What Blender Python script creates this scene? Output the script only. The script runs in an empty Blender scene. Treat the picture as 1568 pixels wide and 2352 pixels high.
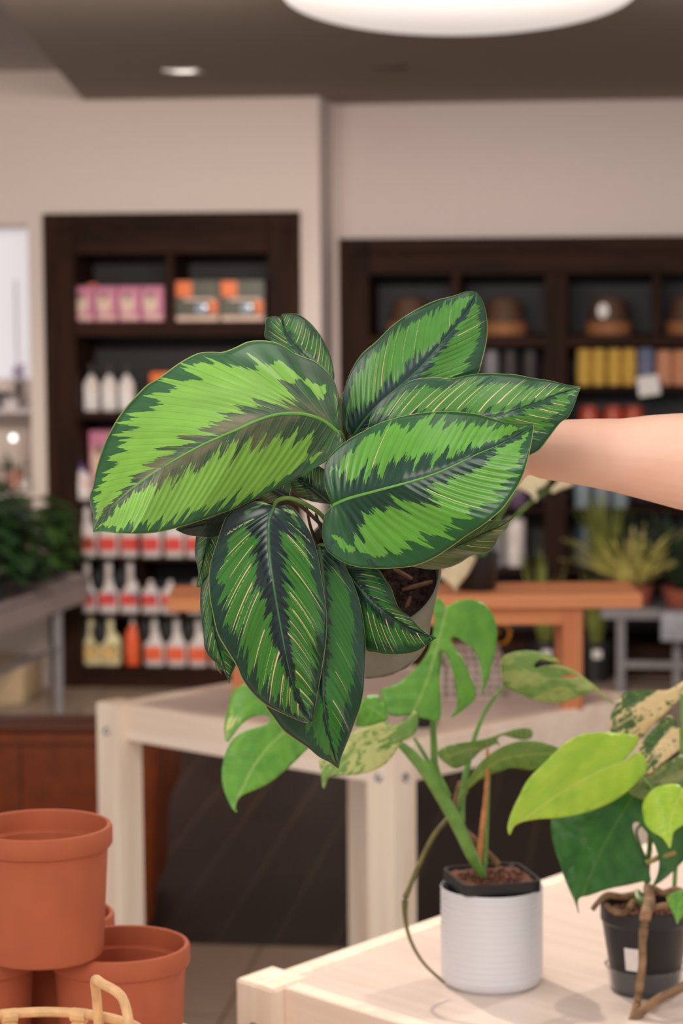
import bpy, bmesh, math, random
from mathutils import Vector, Matrix, noise
from mathutils.geometry import delaunay_2d_cdt
random.seed(7)
S = bpy.context.scene
COL = S.collection
# ------------------------------------------------------------------ camera
F = 5550.0; PITCH = math.radians(5.8); ROLL = math.radians(0.4); CAMZ = 1.7
CAM = Vector((0, 0, CAMZ))
_F = Vector((0, math.cos(PITCH), -math.sin(PITCH))); _U = Vector((0, math.sin(PITCH), math.cos(PITCH))); _R = Vector((1, 0, 0))
CR = _R*math.cos(ROLL) - _U*math.sin(ROLL); CU = _U*math.cos(ROLL) + _R*math.sin(ROLL)
cd = bpy.data.cameras.new('camera'); cam = bpy.data.objects.new('camera', cd); COL.objects.link(cam)
m = Matrix((CR, CU, -_F)).transposed().to_4x4(); m.translation = CAM; cam.matrix_world = m
cd.sensor_fit = 'VERTICAL'; cd.sensor_height = 36; cd.lens = F*36/2352
cd.clip_start = .05; cd.clip_end = 60
cd.dof.use_dof = True; cd.dof.focus_distance = 2.10; cd.dof.aperture_fstop = 7.6
S.camera = cam
S.view_settings.view_transform = 'Standard'; S.view_settings.look = 'None'
S.view_settings.exposure = 0.0; S.view_settings.gamma = 1.0; S.view_settings.use_curve_mapping = False
# ------------------------------------------------------------------ light
w = bpy.data.worlds.new('world'); S.world = w; w.use_nodes = True
w.node_tree.nodes['Background'].inputs[0].default_value = (1.0, .93, .88, 1)
w.node_tree.nodes['Background'].inputs[1].default_value = .85
def area(name, loc, target, size, power, col=(1, .9, .8), sy=None):
    l = bpy.data.lights.new(name, 'AREA'); l.energy = power; l.size = size; l.color = col
    if sy: l.shape = 'RECTANGLE'; l.size_y = sy
    o = bpy.data.objects.new(name, l); COL.objects.link(o); o.location = loc
    o.rotation_euler = (Vector(target)-Vector(loc)).to_track_quat('-Z', 'Y').to_euler(); return o
def spot(name, loc, target, power, ang=60, r=.04, col=(1, .86, .72)):
    l = bpy.data.lights.new(name, 'SPOT'); l.energy = power; l.spot_size = math.radians(ang); l.spot_blend = .6; l.shadow_soft_size = r; l.color = col
    o = bpy.data.objects.new(name, l); COL.objects.link(o); o.location = loc
    o.rotation_euler = (Vector(target)-Vector(loc)).to_track_quat('-Z', 'Y').to_euler(); return o
area('light_front', (-1.0, -1.2, 3.0), (0, 2.4, 1.3), 1.6, 76, (1, .93, .86))
area('light_over', (0.2, 2.6, 3.0), (0.1, 2.7, 1), 1.1, 9, (1, .92, .84))
spot('light_table', (-0.4, 4.15, 2.25), (.3, 3.0, .8), 94, 60, .03)
spot('light_table', (1.15, 3.9, 2.3), (.2, 3.0, .8), 52, 60, .03)
spot('light_table', (0.9, 4.4, 2.3), (.2, 5.2, .8), 9, 110, .05)
area('light_wall', (-0.2, 4.9, 2.30), (-.2, 9.8, 1.85), 2.6, 51, (1, .91, .84), .12).data.spread = math.radians(110)
area('light_mid', (-.1, 3.3, 2.6), (.1, 5.0, .8), .8, 36, (1, .92, .84))
spot('light_floor', (-.3, 5.3, 2.33), (-.3, 9.6, .1), 260, 46, .1)

def D(x, y):
    return _F + CR*((x-784)/F) + CU*((1176-y)/F)
def P(x, y, Y):
    d = D(x, y); return CAM + d*(Y/d.y)
def PZ(x, y, z):
    d = D(x, y); return CAM + d*((z-CAMZ)/d.z)
TH = math.radians(7.0)                          # back wall is turned by this much
UX = Vector((math.cos(TH), -math.sin(TH), 0)); UN = Vector((math.sin(TH), math.cos(TH), 0))
O = P(300, 1575, 9.73); O.z = 0
def WP(x, y, k):
    d = D(x, y); t = (UN.dot(O-CAM)+k)/UN.dot(d); return CAM + d*t
def SZ(x, y, k):
    p = WP(x, y, k); return (p-O).dot(UX), p.z
def wloc(s, k, z): return O + UX*s + UN*k + Vector((0, 0, z))

# ------------------------------------------------------------------ materials
def srgb(r, g, b):
    f = lambda c: ((c/255+.055)/1.055)**2.4 if c/255 > .04045 else c/255/12.92
    return (f(r), f(g), f(b), 1)
class X:
    """tiny expression builder over Math nodes"""
    nt = None
    def __init__(s, o): s.o = o
    @staticmethod
    def m(op, *a):
        n = X.nt.nodes.new('ShaderNodeMath'); n.operation = op
        for i, v in enumerate(a):
            if isinstance(v, X): X.nt.links.new(v.o, n.inputs[i])
            else: n.inputs[i].default_value = v
        return X(n.outputs[0])
    def __add__(s, b): return X.m('ADD', s, b)
    __radd__ = __add__
    def __sub__(s, b): return X.m('SUBTRACT', s, b)
    def __rsub__(s, b): return X.m('SUBTRACT', b, s)
    def __mul__(s, b): return X.m('MULTIPLY', s, b)
    __rmul__ = __mul__
    def __truediv__(s, b): return X.m('DIVIDE', s, b)
def xabs(a): return X.m('ABSOLUTE', a)
def sst(a, lo, hi):
    n = X.nt.nodes.new('ShaderNodeMapRange'); n.interpolation_type = 'SMOOTHSTEP'
    for i, v in ((0, a), (1, lo), (2, hi)):
        if isinstance(v, X): X.nt.links.new(v.o, n.inputs[i])
        else: n.inputs[i].default_value = v
    return X(n.outputs[0])
def vec(a, b, c=0.0):
    n = X.nt.nodes.new('ShaderNodeCombineXYZ')
    for i, v in enumerate((a, b, c)):
        if isinstance(v, X): X.nt.links.new(v.o, n.inputs[i])
        else: n.inputs[i].default_value = v
    return n.outputs[0]
def nz(v, scale=1.0, detail=2.0, rough=.5):
    n = X.nt.nodes.new('ShaderNodeTexNoise'); n.inputs['Scale'].default_value = scale; n.inputs['Detail'].default_value = detail
    n.inputs['Roughness'].default_value = rough
    X.nt.links.new(v, n.inputs['Vector']); return X(n.outputs[0])
def wn(v):
    n = X.nt.nodes.new('ShaderNodeTexWhiteNoise'); n.noise_dimensions = '3D'; X.nt.links.new(v, n.inputs['Vector']); return X(n.outputs[0])
def mix(f, a, b):
    n = X.nt.nodes.new('ShaderNodeMix'); n.data_type = 'RGBA'
    if isinstance(f, X): X.nt.links.new(f.o, n.inputs[0])
    else: n.inputs[0].default_value = f
    for i, v in ((6, a), (7, b)):
        if isinstance(v, tuple): n.inputs[i].default_value = v
        else: X.nt.links.new(v, n.inputs[i])
    return n.outputs[2]
def newmat(name):
    mt = bpy.data.materials.new(name); mt.use_nodes = True; X.nt = mt.node_tree
    return mt, mt.node_tree.nodes['Principled BSDF']
def setc(b, c):
    if isinstance(c, tuple): b.inputs['Base Color'].default_value = c
    else: X.nt.links.new(c, b.inputs['Base Color'])
def bump(b, h, strength=.3, dist=.002):
    n = X.nt.nodes.new('ShaderNodeBump'); n.inputs['Strength'].default_value = strength; n.inputs['Distance'].default_value = dist
    X.nt.links.new(h.o, n.inputs['Height']); X.nt.links.new(n.outputs[0], b.inputs['Normal'])
def coords(kind='Object'):
    n = X.nt.nodes.new('ShaderNodeTexCoord'); return n.outputs[kind]
def sep(v):
    n = X.nt.nodes.new('ShaderNodeSeparateXYZ'); X.nt.links.new(v, n.inputs[0]); return [X(o) for o in n.outputs]
def simple(name, c, rough=.5, var=.12, scale=30, bmp=0, metal=0, coat=0, spec=.5):
    mt, b = newmat(name); v = coords()
    n = nz(v, scale, 3)
    dk = tuple(x*(1-var) for x in c[:3])+(1,); lt = tuple(min(1, x*(1+var)) for x in c[:3])+(1,)
    setc(b, mix(sst(n, .3, .7), dk, lt)); b.inputs['Roughness'].default_value = rough; b.inputs['Metallic'].default_value = metal
    b.inputs['Coat Weight'].default_value = coat; b.inputs['Specular IOR Level'].default_value = spec
    if bmp: bump(b, n, bmp, .003)
    return mt
def emis(name, c, s):
    mt, b = newmat(name); b.inputs['Base Color'].default_value = (c[0]*.35, c[1]*.35, c[2]*.35, 1); b.inputs['Emission Color'].default_value = c; b.inputs['Emission Strength'].default_value = s
    return mt
def wood(name, c1, c2, axis=2, scale=14, stretch=.06, rough=.5, spec=.4, ):
    mt, b = newmat(name); q = sep(coords())
    q[axis] = q[axis]*stretch
    v = vec(*q); n = nz(v, scale*3, 4, .6); n2 = nz(v, scale*12, 2)
    k = sst(n*.7+n2*.3, .35, .65)
    setc(b, mix(k, c1, c2)); b.inputs['Roughness'].default_value = rough; b.inputs['Specular IOR Level'].default_value = spec; bump(b, n2, .08, .001)
    return mt
M = {}
M['wall'] = simple('wall_paint', srgb(212, 196, 186), .85, .02, 60)
M['wall_r'] = simple('wall_paint_recess', srgb(212, 196, 190), .85, .02, 60)
M['soffit'] = simple('soffit_paint', srgb(150, 134, 118), .9, .02, 60)
M['ceil'] = simple('ceiling_paint', srgb(178, 168, 162), .9, .02, 60)
M['cabinet'] = wood('dark_walnut', srgb(34, 20, 14), srgb(52, 30, 21), 2, 6, .08, .6, .08)
M['cabinet_h'] = wood('dark_walnut_across', srgb(34, 20, 14), srgb(52, 30, 21), 0, 6, .08, .6, .08)
M['cabback'] = simple('cabinet_back', srgb(30, 27, 27), .7, .1, 5)
M['black'] = simple('black_plastic', srgb(24, 24, 26), .4, .1, 20)
M['blackm'] = simple('black_matte', srgb(26, 25, 26), .7, .1, 20)
M['pine'] = wood('whitewashed_pine', srgb(238, 216, 196), srgb(250, 236, 220), 2, 5, .05, .5)
M['pine_x'] = wood('whitewashed_pine_rail', srgb(240, 218, 200), srgb(250, 234, 220), 0, 5, .05, .5)
M['orange'] = wood('oiled_cedar', srgb(198, 122, 76), srgb(214, 144, 98), 0, 5, .05, .45)
M['orange_z'] = wood('oiled_cedar_leg', srgb(188, 112, 70), srgb(206, 134, 92), 2, 5, .05, .45)
M['leather'] = simple('brown_leather', srgb(118, 52, 14), .5, .14, 25, .15, spec=.25)
M['leather_p'] = simple('leather_piping', srgb(90, 42, 18), .5, .1, 40)
M['terra'] = simple('terracotta', srgb(168, 86, 54), .8, .06, 22, .05)
M['terra2'] = simple('terracotta_dark', srgb(150, 78, 56), .8, .08, 22)
M['rattan'] = simple('rattan_cane', srgb(216, 172, 122), .5, .12, 60)
M['steel'] = simple('galvanised_steel', srgb(126, 122, 124), .45, .08, 20, metal=.35)
M['tray'] = simple('zinc_tray', srgb(150, 136, 134), .5, .06, 10, metal=.1)
M['bolt'] = simple('chrome_bolt', srgb(170, 172, 176), .2, .02, 10, metal=1)
M['gold'] = simple('brass_ring', srgb(200, 140, 40), .3, .05, 10, metal=.8)
M['ceramic'] = simple('white_ceramic', srgb(214, 214, 220), .35, .01, 10, coat=.2)
M['white'] = simple('white_plastic', srgb(214, 204, 200), .4, .03, 10)
M['cream'] = simple('cream_plastic', srgb(214, 204, 160), .45, .08, 30)
M['red'] = simple('red_label', srgb(216, 66, 56), .5, .12, 30)
M['oranlab'] = simple('orange_label', srgb(232, 96, 48), .5, .12, 30)
M['purple'] = simple('purple_mark', srgb(96, 60, 130), .5, .1, 30)
M['olive'] = simple('olive_mark', srgb(120, 130, 60), .5, .2, 40)
M['pink'] = simple('pink_carton', srgb(196, 118, 146), .4, .08, 30)
M['pinkpic'] = simple('cream_picture', srgb(216, 184, 164), .45, .12, 40)
M['motif'] = simple('dark_motif', srgb(112, 84, 78), .5, .2, 60)
M['darkgreen'] = simple('dark_green_carton', srgb(76, 74, 56), .35, .3, 40)
M['orange_box'] = simple('orange_carton', srgb(232, 112, 44), .4, .1, 30)
M['yellow'] = simple('mustard_yarn', srgb(196, 156, 66), .7, .15, 40, .2)
M['blue'] = simple('slate_yarn', srgb(100, 108, 134), .8, .15, 40, .2)
M['peach'] = simple('peach_yarn', srgb(196, 136, 104), .8, .12, 40, .2)
M['teal'] = simple('teal_glaze', srgb(48, 70, 82), .4, .1, 20)
M['lightblue'] = simple('pale_blue_glaze', srgb(128, 142, 152), .4, .1, 20)
M['mauve'] = simple('mauve_glaze', srgb(92, 70, 96), .4, .1, 20)
M['greyglaze'] = simple('grey_glaze', srgb(120, 118, 122), .5, .1, 20)
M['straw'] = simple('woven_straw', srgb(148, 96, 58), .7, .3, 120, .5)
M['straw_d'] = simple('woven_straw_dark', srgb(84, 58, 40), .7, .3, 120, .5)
M['tag'] = simple('paper_tag', srgb(222, 216, 212), .6, .04, 60)
M['soil'] = simple('potting_soil', srgb(52, 32, 24), .95, .6, 260, 1.0)
M['soilred'] = simple('bark_soil', srgb(96, 56, 38), .9, .7, 300, 1.0)
M['chip'] = simple('bark_chip', srgb(128, 90, 66), .8, .3, 60)
M['pot_grey'] = simple('grey_green_pot', srgb(104, 108, 92), .5, .1, 18, .08)
M['box_cream'] = simple('cream_crate', srgb(190, 166, 132), .7, .05, 8)
M['glow'] = emis('luminous_diffuser', (1.0, .90, .83, 1), .62)
M['bulb'] = emis('lamp_face', (1, .93, .86, 1), 3.0)
M['niche'] = emis('lit_niche_panel', (1.0, .94, .96, 1), .55)
M['lamp_trim'] = simple('downlight_trim', srgb(216, 204, 190), .4, .02, 10)
M['tin'] = simple('whitewashed_basket', srgb(176, 162, 152), .7, .35, 70, .4)
M['darkgrey'] = simple('dark_grey', srgb(54, 48, 48), .6, .1, 20)  # plain dark grey for bottle caps, dark skeins and the orchid pot

def floor_mat():
    mt, b = newmat('beige_tile'); q = sep(coords('Generated')); v = coords('Object')
    br = X.nt.nodes.new('ShaderNodeTexBrick'); br.offset = 0; br.inputs['Scale'].default_value = 1.0
    br.inputs['Brick Width'].default_value = .6; br.inputs['Row Height'].default_value = .6; br.inputs['Mortar Size'].default_value = .004
    br.inputs['Color1'].default_value = srgb(176, 156, 138); br.inputs['Color2'].default_value = srgb(170, 150, 132); br.inputs['Mortar'].default_value = srgb(120, 102, 86)
    mp = X.nt.nodes.new('ShaderNodeMapping'); mp.inputs['Rotation'].default_value = (0, 0, TH); mp.inputs['Location'].default_value = (.33, .1, 0)
    X.nt.links.new(v, mp.inputs[0]); X.nt.links.new(mp.outputs[0], br.inputs['Vector'])
    setc(b, br.outputs[0]); b.inputs['Roughness'].default_value = .35; return mt
def plank_mat():
    mt, b = newmat('dark_plank_tile'); v = coords('Object')
    br = X.nt.nodes.new('ShaderNodeTexBrick'); br.offset = .5; br.inputs['Scale'].default_value = 1.0
    br.inputs['Brick Width'].default_value = 1.2; br.inputs['Row Height'].default_value = .15; br.inputs['Mortar Size'].default_value = .0025
    br.inputs['Color1'].default_value = srgb(48, 37, 32); br.inputs['Color2'].default_value = srgb(40, 31, 27); br.inputs['Mortar'].default_value = srgb(92, 72, 56)
    mp = X.nt.nodes.new('ShaderNodeMapping'); mp.inputs['Rotation'].default_value = (0, 0, TH-math.pi/2)
    X.nt.links.new(v, mp.inputs[0]); X.nt.links.new(mp.outputs[0], br.inputs['Vector'])
    setc(b, br.outputs[0]); b.inputs['Roughness'].default_value = .5; return mt
M['floor'] = floor_mat(); M['plank'] = plank_mat()
def top_mat():
    mt, b = newmat('limed_tabletop'); v = coords('Object'); q = sep(v)
    g = nz(vec(q[0]*1.2, q[1]*22, q[2]), 3, 4)
    setc(b, mix(sst(g, .3, .7), srgb(218, 200, 190), srgb(228, 210, 200))); b.inputs['Roughness'].default_value = .3
    return mt
M['top'] = top_mat()
def ribbed():
    mt, b = newmat('ribbed_white_ceramic'); q = sep(coords('Object'))
    setc(b, srgb(218, 219, 226)); b.inputs['Roughness'].default_value = .35; return mt
M['ribbed'] = ribbed()
def plaid():
    mt, b = newmat('plaid_basket'); q = sep(coords('Object'))
    s = X.m('SINE', q[2]*420) ; t = X.m('SINE', (q[0]+q[1])*420)
    k = sst(s*.5+t*.5+nz(coords('Object'), 60, 2)*.8, .1, .9)
    setc(b, mix(k, srgb(120, 104, 94), srgb(208, 194, 184))); b.inputs['Roughness'].default_value = .8; return mt
M['plaid'] = plaid()
def skinmat():
    mt, b = newmat('skin'); v = coords('Object')
    n = nz(v, 18, 3); n2 = nz(v, 260, 2)
    base = mix(sst(n, .3, .7), srgb(238, 186, 162), srgb(244, 198, 176))
    vo = X.nt.nodes.new('ShaderNodeTexVoronoi'); vo.inputs['Scale'].default_value = 38; X.nt.links.new(v, vo.inputs['Vector'])
    frk = (1-sst(X(vo.outputs['Distance']), .035, .07))*sst(wn(vo.outputs['Position']), .6, .7)
    setc(b, mix(frk*.6, base, srgb(160, 92, 66))); b.inputs['Roughness'].default_value = .5
    b.inputs['Subsurface Weight'].default_value = .2; b.inputs['Subsurface Radius'].default_value = (.012, .005, .003)
    bump(b, n2, .06, .0005); return mt
M['skin'] = skinmat()

def calathea(name, bright, mid, dark, a0=.28, a1=.86, ji=.5, jo=.45, st=0, nv=24, seed=0, pale=0, rough=.33, taper=1.0, veindark=.35, stw=.055):
    """leaf pattern that follows the side veins; UV.x runs along the midrib, UV.y is -1..1 across"""
    mt, b = newmat(name); q = sep(coords('UV')); u, v = q[0], q[1]
    a = xabs(v); side = X.m('SIGN', v)*7.3+seed*3.1
    big = nz(vec(u*9, a*.6, side), 1, 1)-.5; med = nz(vec(u*34, a*1.3, side+5), 1, 1)-.5; fine = nz(vec(u*150, a*3.5, side+9), 1, 3)-.5
    mo = nz(vec(u*30, a*1.3, side+25), 1, 1)-.5; fo = nz(vec(u*100, a*3, side+29), 1, 2)-.5
    spk = nz(vec(u*260, a*26, side), 1, 2)-.5
    tip = sst(u, .84, 1.0)*.5*taper; bs = (1-sst(u, .02, .16))*.35*taper
    bi = a0+big*.25+med*ji+fine*ji*.55+spk*.05+tip*.5+bs
    bo = a1+big*.12+mo*jo+fo*jo*.5+spk*.05-tip*.5-bs*.6
    inb = sst(a-bi, -.008, .012)*(1-sst(a-bo, -.008, .012))
    tone = nz(vec(u*12, a*3, side+40), 1, 3)
    bcol = mix(sst(tone, .3, .7), tuple(x*.84 for x in bright[:3])+(1,), bright)
    outer = mix(sst(tone, .3, .7), tuple(x*.8 for x in mid[:3])+(1,), mid)
    inner = mix(sst(nz(vec(u*40, a*4, side+60), 1, 3), .35, .7), dark, tuple(min(1, x*1.5+.002) for x in dark[:3])+(1,))
    zone = sst(a, bi+.1, bo)
    col = mix(zone, inner, outer)
    col = mix(inb, col, bcol)
    fr = X.m('FRACT', u*nv+side); vl = 1-sst(xabs(fr-.5), .0, .07)
    col = mix(vl*veindark, col, tuple(x*.35 for x in mid[:3])+(1,))
    if pale:
        fr3 = X.m('FRACT', u*nv+side+.5); pl = (1-sst(xabs(fr3-.5), 0, .09))*(1-sst(a, bi-.05, bi+.15))
        col = mix(pl*.5*pale, col, srgb(150, 150, 110))
        col = mix((1-sst(a, .0, .8))*sst(nz(vec(u*6, a*2, side+80), 1, 3), .45, .65)*(1-inb)*pale*.75, col, srgb(128, 122, 92))
    if st:
        ns = nv*.8; cc = X.m('FLOOR', u*ns+side*1.7); fr2 = X.m('FRACT', u*ns+side*1.7)
        h = wn(vec(cc, side, 3.0)); h2 = wn(vec(cc, side, 8.0)); h3 = wn(vec(cc, side, 12.0))
        lo = .16+h2*.22; hi = .62+h3*.3
        prof = X.m('MULTIPLY', sst(a, lo, lo+.05), 1-sst(a, hi, hi+.1))
        wdt = stw*(1.15-a)*(.6+h3*.9)
        dsh = sst(nz(vec(u*200, a*30, side), 1, 1), .22, .32)
        dsh = X.m('MAXIMUM', dsh, 1-sst(a, .35, .6))
        line = (1-sst(xabs(fr2-.5), wdt*.6, wdt))*prof*(1-sst(h, st-.02, st+.02))*dsh*sst(u, .04, .1)*(1-sst(u, .9, .96))
        # second fine line parallel
        fr4 = X.m('FRACT', u*ns*2+side*1.7+.3); cc4 = X.m('FLOOR', u*ns*2+side*1.7+.3); h4 = wn(vec(cc4, side, 21.0))
        dsh2 = sst(nz(vec(u*300, a*40, side+3), 1, 1), .42, .5)
        l2 = (1-sst(xabs(fr4-.5), .04, .09))*sst(a, .3, .4)*(1-sst(a, .8, .9))*(1-sst(h4, st*.6-.02, st*.6+.02))*dsh2
        col = mix(X.m('MINIMUM', line, 1.0), col, srgb(238, 200, 160))
        col = mix(l2*.7, col, srgb(190, 214, 140))
    mid_l = 1-sst(a, .004, .016+.012*(1-u))
    col = mix(mid_l*.55, col, srgb(110, 160, 80))
    col = mix(sst(a, .986, .995), col, srgb(160, 176, 104))
    setc(b, col); b.inputs['Roughness'].default_value = rough; b.inputs['Specular IOR Level'].default_value = .45
    hgt = X.m('SINE', (u*nv+side)*6.2832)*.5*(X.m('SINE', a*3.14))
    bump(b, hgt+nz(vec(u*160, a*3, side), 1, 2)*.4, .22, .0007)
    # a little light passes through the blade
    tr = X.nt.nodes.new('ShaderNodeBsdfTranslucent'); X.nt.links.new(b.inputs['Base Color'].links[0].from_socket, tr.inputs[0])
    ms = X.nt.nodes.new('ShaderNodeMixShader'); ms.inputs[0].default_value = .12
    out = [n for n in X.nt.nodes if n.type == 'OUTPUT_MATERIAL'][0]
    X.nt.links.new(b.outputs[0], ms.inputs[1]); X.nt.links.new(tr.outputs[0], ms.inputs[2]); X.nt.links.new(ms.outputs[0], out.inputs[0])
    return mt
def aroid(name, c, dk, veinc, varie=None, amt=0, rough=.4, trans=.25, vs=3.0, seed=0):
    mt, b = newmat(name); q = sep(coords('UV')); u, v = q[0], q[1]; a = xabs(v)
    n = nz(vec(u*4, v*3, seed), 1, 3)
    col = mix(sst(n, .3, .7), dk, c)
    # side veins
    fr = X.m('FRACT', u*7-a*1.6); vl = (1-sst(xabs(fr-.5), .0, .10))*(1-sst(a, .5, 1.1))
    col = mix(vl*.12, col, veinc)
    if varie:
        nn = nz(vec(u*vs*1.2+a*2, v*vs, seed+4), 1, 5, .65)
        nb = nz(vec(u*1.3, v*1.6, seed+14), 1, 1)
        col = mix(sst(nn*.5+nb*.5, 1-amt-.02, 1-amt+.02), col, varie)
    ml = 1-sst(a, .01, .05)
    col = mix(ml*.6, col, veinc)
    setc(b, col); b.inputs['Roughness'].default_value = rough
    bump(b, X.m('SINE', (u*7-a*1.6)*6.28)*(1-sst(a, .5, 1.2)), .25, .003)
    tr = X.nt.nodes.new('ShaderNodeBsdfTranslucent'); X.nt.links.new(col, tr.inputs[0])
    ms = X.nt.nodes.new('ShaderNodeMixShader'); ms.inputs[0].default_value = trans
    out = [n for n in X.nt.nodes if n.type == 'OUTPUT_MATERIAL'][0]
    X.nt.links.new(b.outputs[0], ms.inputs[1]); X.nt.links.new(tr.outputs[0], ms.inputs[2]); X.nt.links.new(ms.outputs[0], out.inputs[0])
    return mt
GB = srgb(150, 206, 78)
M['calA'] = calathea('calathea_lime', srgb(136, 192, 78), srgb(54, 104, 62), srgb(54, 80, 56), .24, .86, .75, .6, 0, 30, 1, pale=1.0, rough=.36, veindark=.3)
M['calB'] = calathea('calathea_bright', srgb(100, 168, 58), srgb(38, 94, 50), srgb(22, 60, 44), .29, .84, .8, .6, .05, 28, 2, veindark=.3)
M['calC'] = calathea('calathea_mid', srgb(80, 144, 56), srgb(36, 80, 52), srgb(26, 54, 52), .20, .84, .65, .5, .22, 24, 3, veindark=.3)
M['calD'] = calathea('calathea_pinstripe', srgb(78, 140, 54), srgb(38, 88, 54), srgb(26, 62, 46), .18, .80, .9, .7, .75, 22, 4, stw=.075)
M['calE'] = calathea('calathea_dark_pinstripe', srgb(52, 112, 48), srgb(34, 74, 48), srgb(24, 52, 40), .14, .78, .6, .8, .85, 20, 5, stw=.09)
M['calF'] = calathea('calathea_pinstripe_deep', srgb(62, 128, 46), srgb(26, 66, 50), srgb(16, 36, 38), .25, .83, .62, .6, .72, 17, 6, rough=.26, stw=.085)
M['calG'] = calathea('calathea_deep', srgb(50, 118, 42), srgb(28, 70, 48), srgb(20, 46, 38), .12, .74, .5, .5, .12, 20, 7, rough=.28)
M['calH'] = calathea('calathea_olive', srgb(86, 110, 50), srgb(84, 104, 56), srgb(52, 74, 34), .2, .8, .5, .5, .3, 18, 8)
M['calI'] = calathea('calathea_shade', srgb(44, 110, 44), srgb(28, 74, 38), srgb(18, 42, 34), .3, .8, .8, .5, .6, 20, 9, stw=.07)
M['calJ'] = calathea('calathea_grey', srgb(60, 72, 56), srgb(62, 74, 60), srgb(46, 56, 46), .3, .7, .3, .3, 0, 18, 10)
M['petiole'] = simple('green_petiole', srgb(82, 112, 48), .45, .2, 80)
M['petiole_d'] = simple('dark_petiole', srgb(70, 62, 36), .5, .3, 80)
M['midrib'] = simple('pale_midrib', srgb(104, 162, 72), .4, .08, 80)
M['midrib_d'] = simple('dark_midrib', srgb(58, 106, 62), .4, .08, 80)
M['mon'] = aroid('monstera_green', srgb(118, 180, 66), srgb(92, 158, 56), srgb(164, 200, 110), srgb(206, 214, 130), .35)
M['mon2'] = aroid('monstera_variegated', srgb(132, 172, 88), srgb(110, 160, 72), srgb(190, 205, 130), srgb(206, 212, 140), .47, seed=3, vs=9)
M['mon3'] = aroid('monstera_sage', srgb(136, 168, 88), srgb(120, 156, 76), srgb(176, 190, 116), srgb(172, 186, 110), .50, seed=5)
M['monb'] = aroid('monstera_underside', srgb(128, 158, 72), srgb(108, 146, 60), srgb(160, 180, 90), None, 0, seed=6)
M['lime'] = aroid('lime_philodendron', srgb(192, 222, 76), srgb(168, 212, 64), srgb(212, 226, 112), None, 0, trans=.3)
M['deep'] = aroid('deep_green_monstera', srgb(58, 118, 44), srgb(42, 98, 38), srgb(90, 130, 60), srgb(120, 150, 70), .30, seed=9)
M['vari'] = aroid('cream_variegated', srgb(94, 128, 66), srgb(70, 108, 56), srgb(236, 214, 160), srgb(242, 222, 172), .50, seed=11, vs=9)
M['creamleaf'] = aroid('cream_leaf', srgb(240, 226, 190), srgb(226, 214, 176), srgb(246, 232, 204), srgb(170, 180, 110), .36, seed=12)
M['olivel'] = aroid('olive_leaf', srgb(124, 144, 78), srgb(96, 122, 60), srgb(150, 160, 96), srgb(150, 160, 100), .45, seed=13)
M['stem'] = simple('monstera_stem', srgb(104, 150, 66), .45, .2, 40)
M['stem_o'] = simple('orange_brown_stem', srgb(200, 130, 80), .5, .3, 40)
M['stem_t'] = simple('tan_stem', srgb(156, 138, 76), .5, .2, 40)
M['root'] = simple('aerial_root', srgb(132, 100, 70), .7, .35, 60, .2)
M['root_g'] = simple('green_aerial_root', srgb(104, 96, 48), .6, .3, 60)
M['fern'] = simple('dark_foliage', srgb(34, 66, 28), .5, .5, 14)
M['fern2'] = simple('mid_foliage', srgb(58, 92, 36), .5, .5, 14)
M['spiky'] = simple('yellow_green_blades', srgb(196, 186, 104), .5, .3, 14)
M['agave'] = simple('dark_blades', srgb(40, 58, 40), .5, .3, 14)
M['snake'] = simple('snake_blades', srgb(112, 118, 52), .5, .4, 14)

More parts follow.
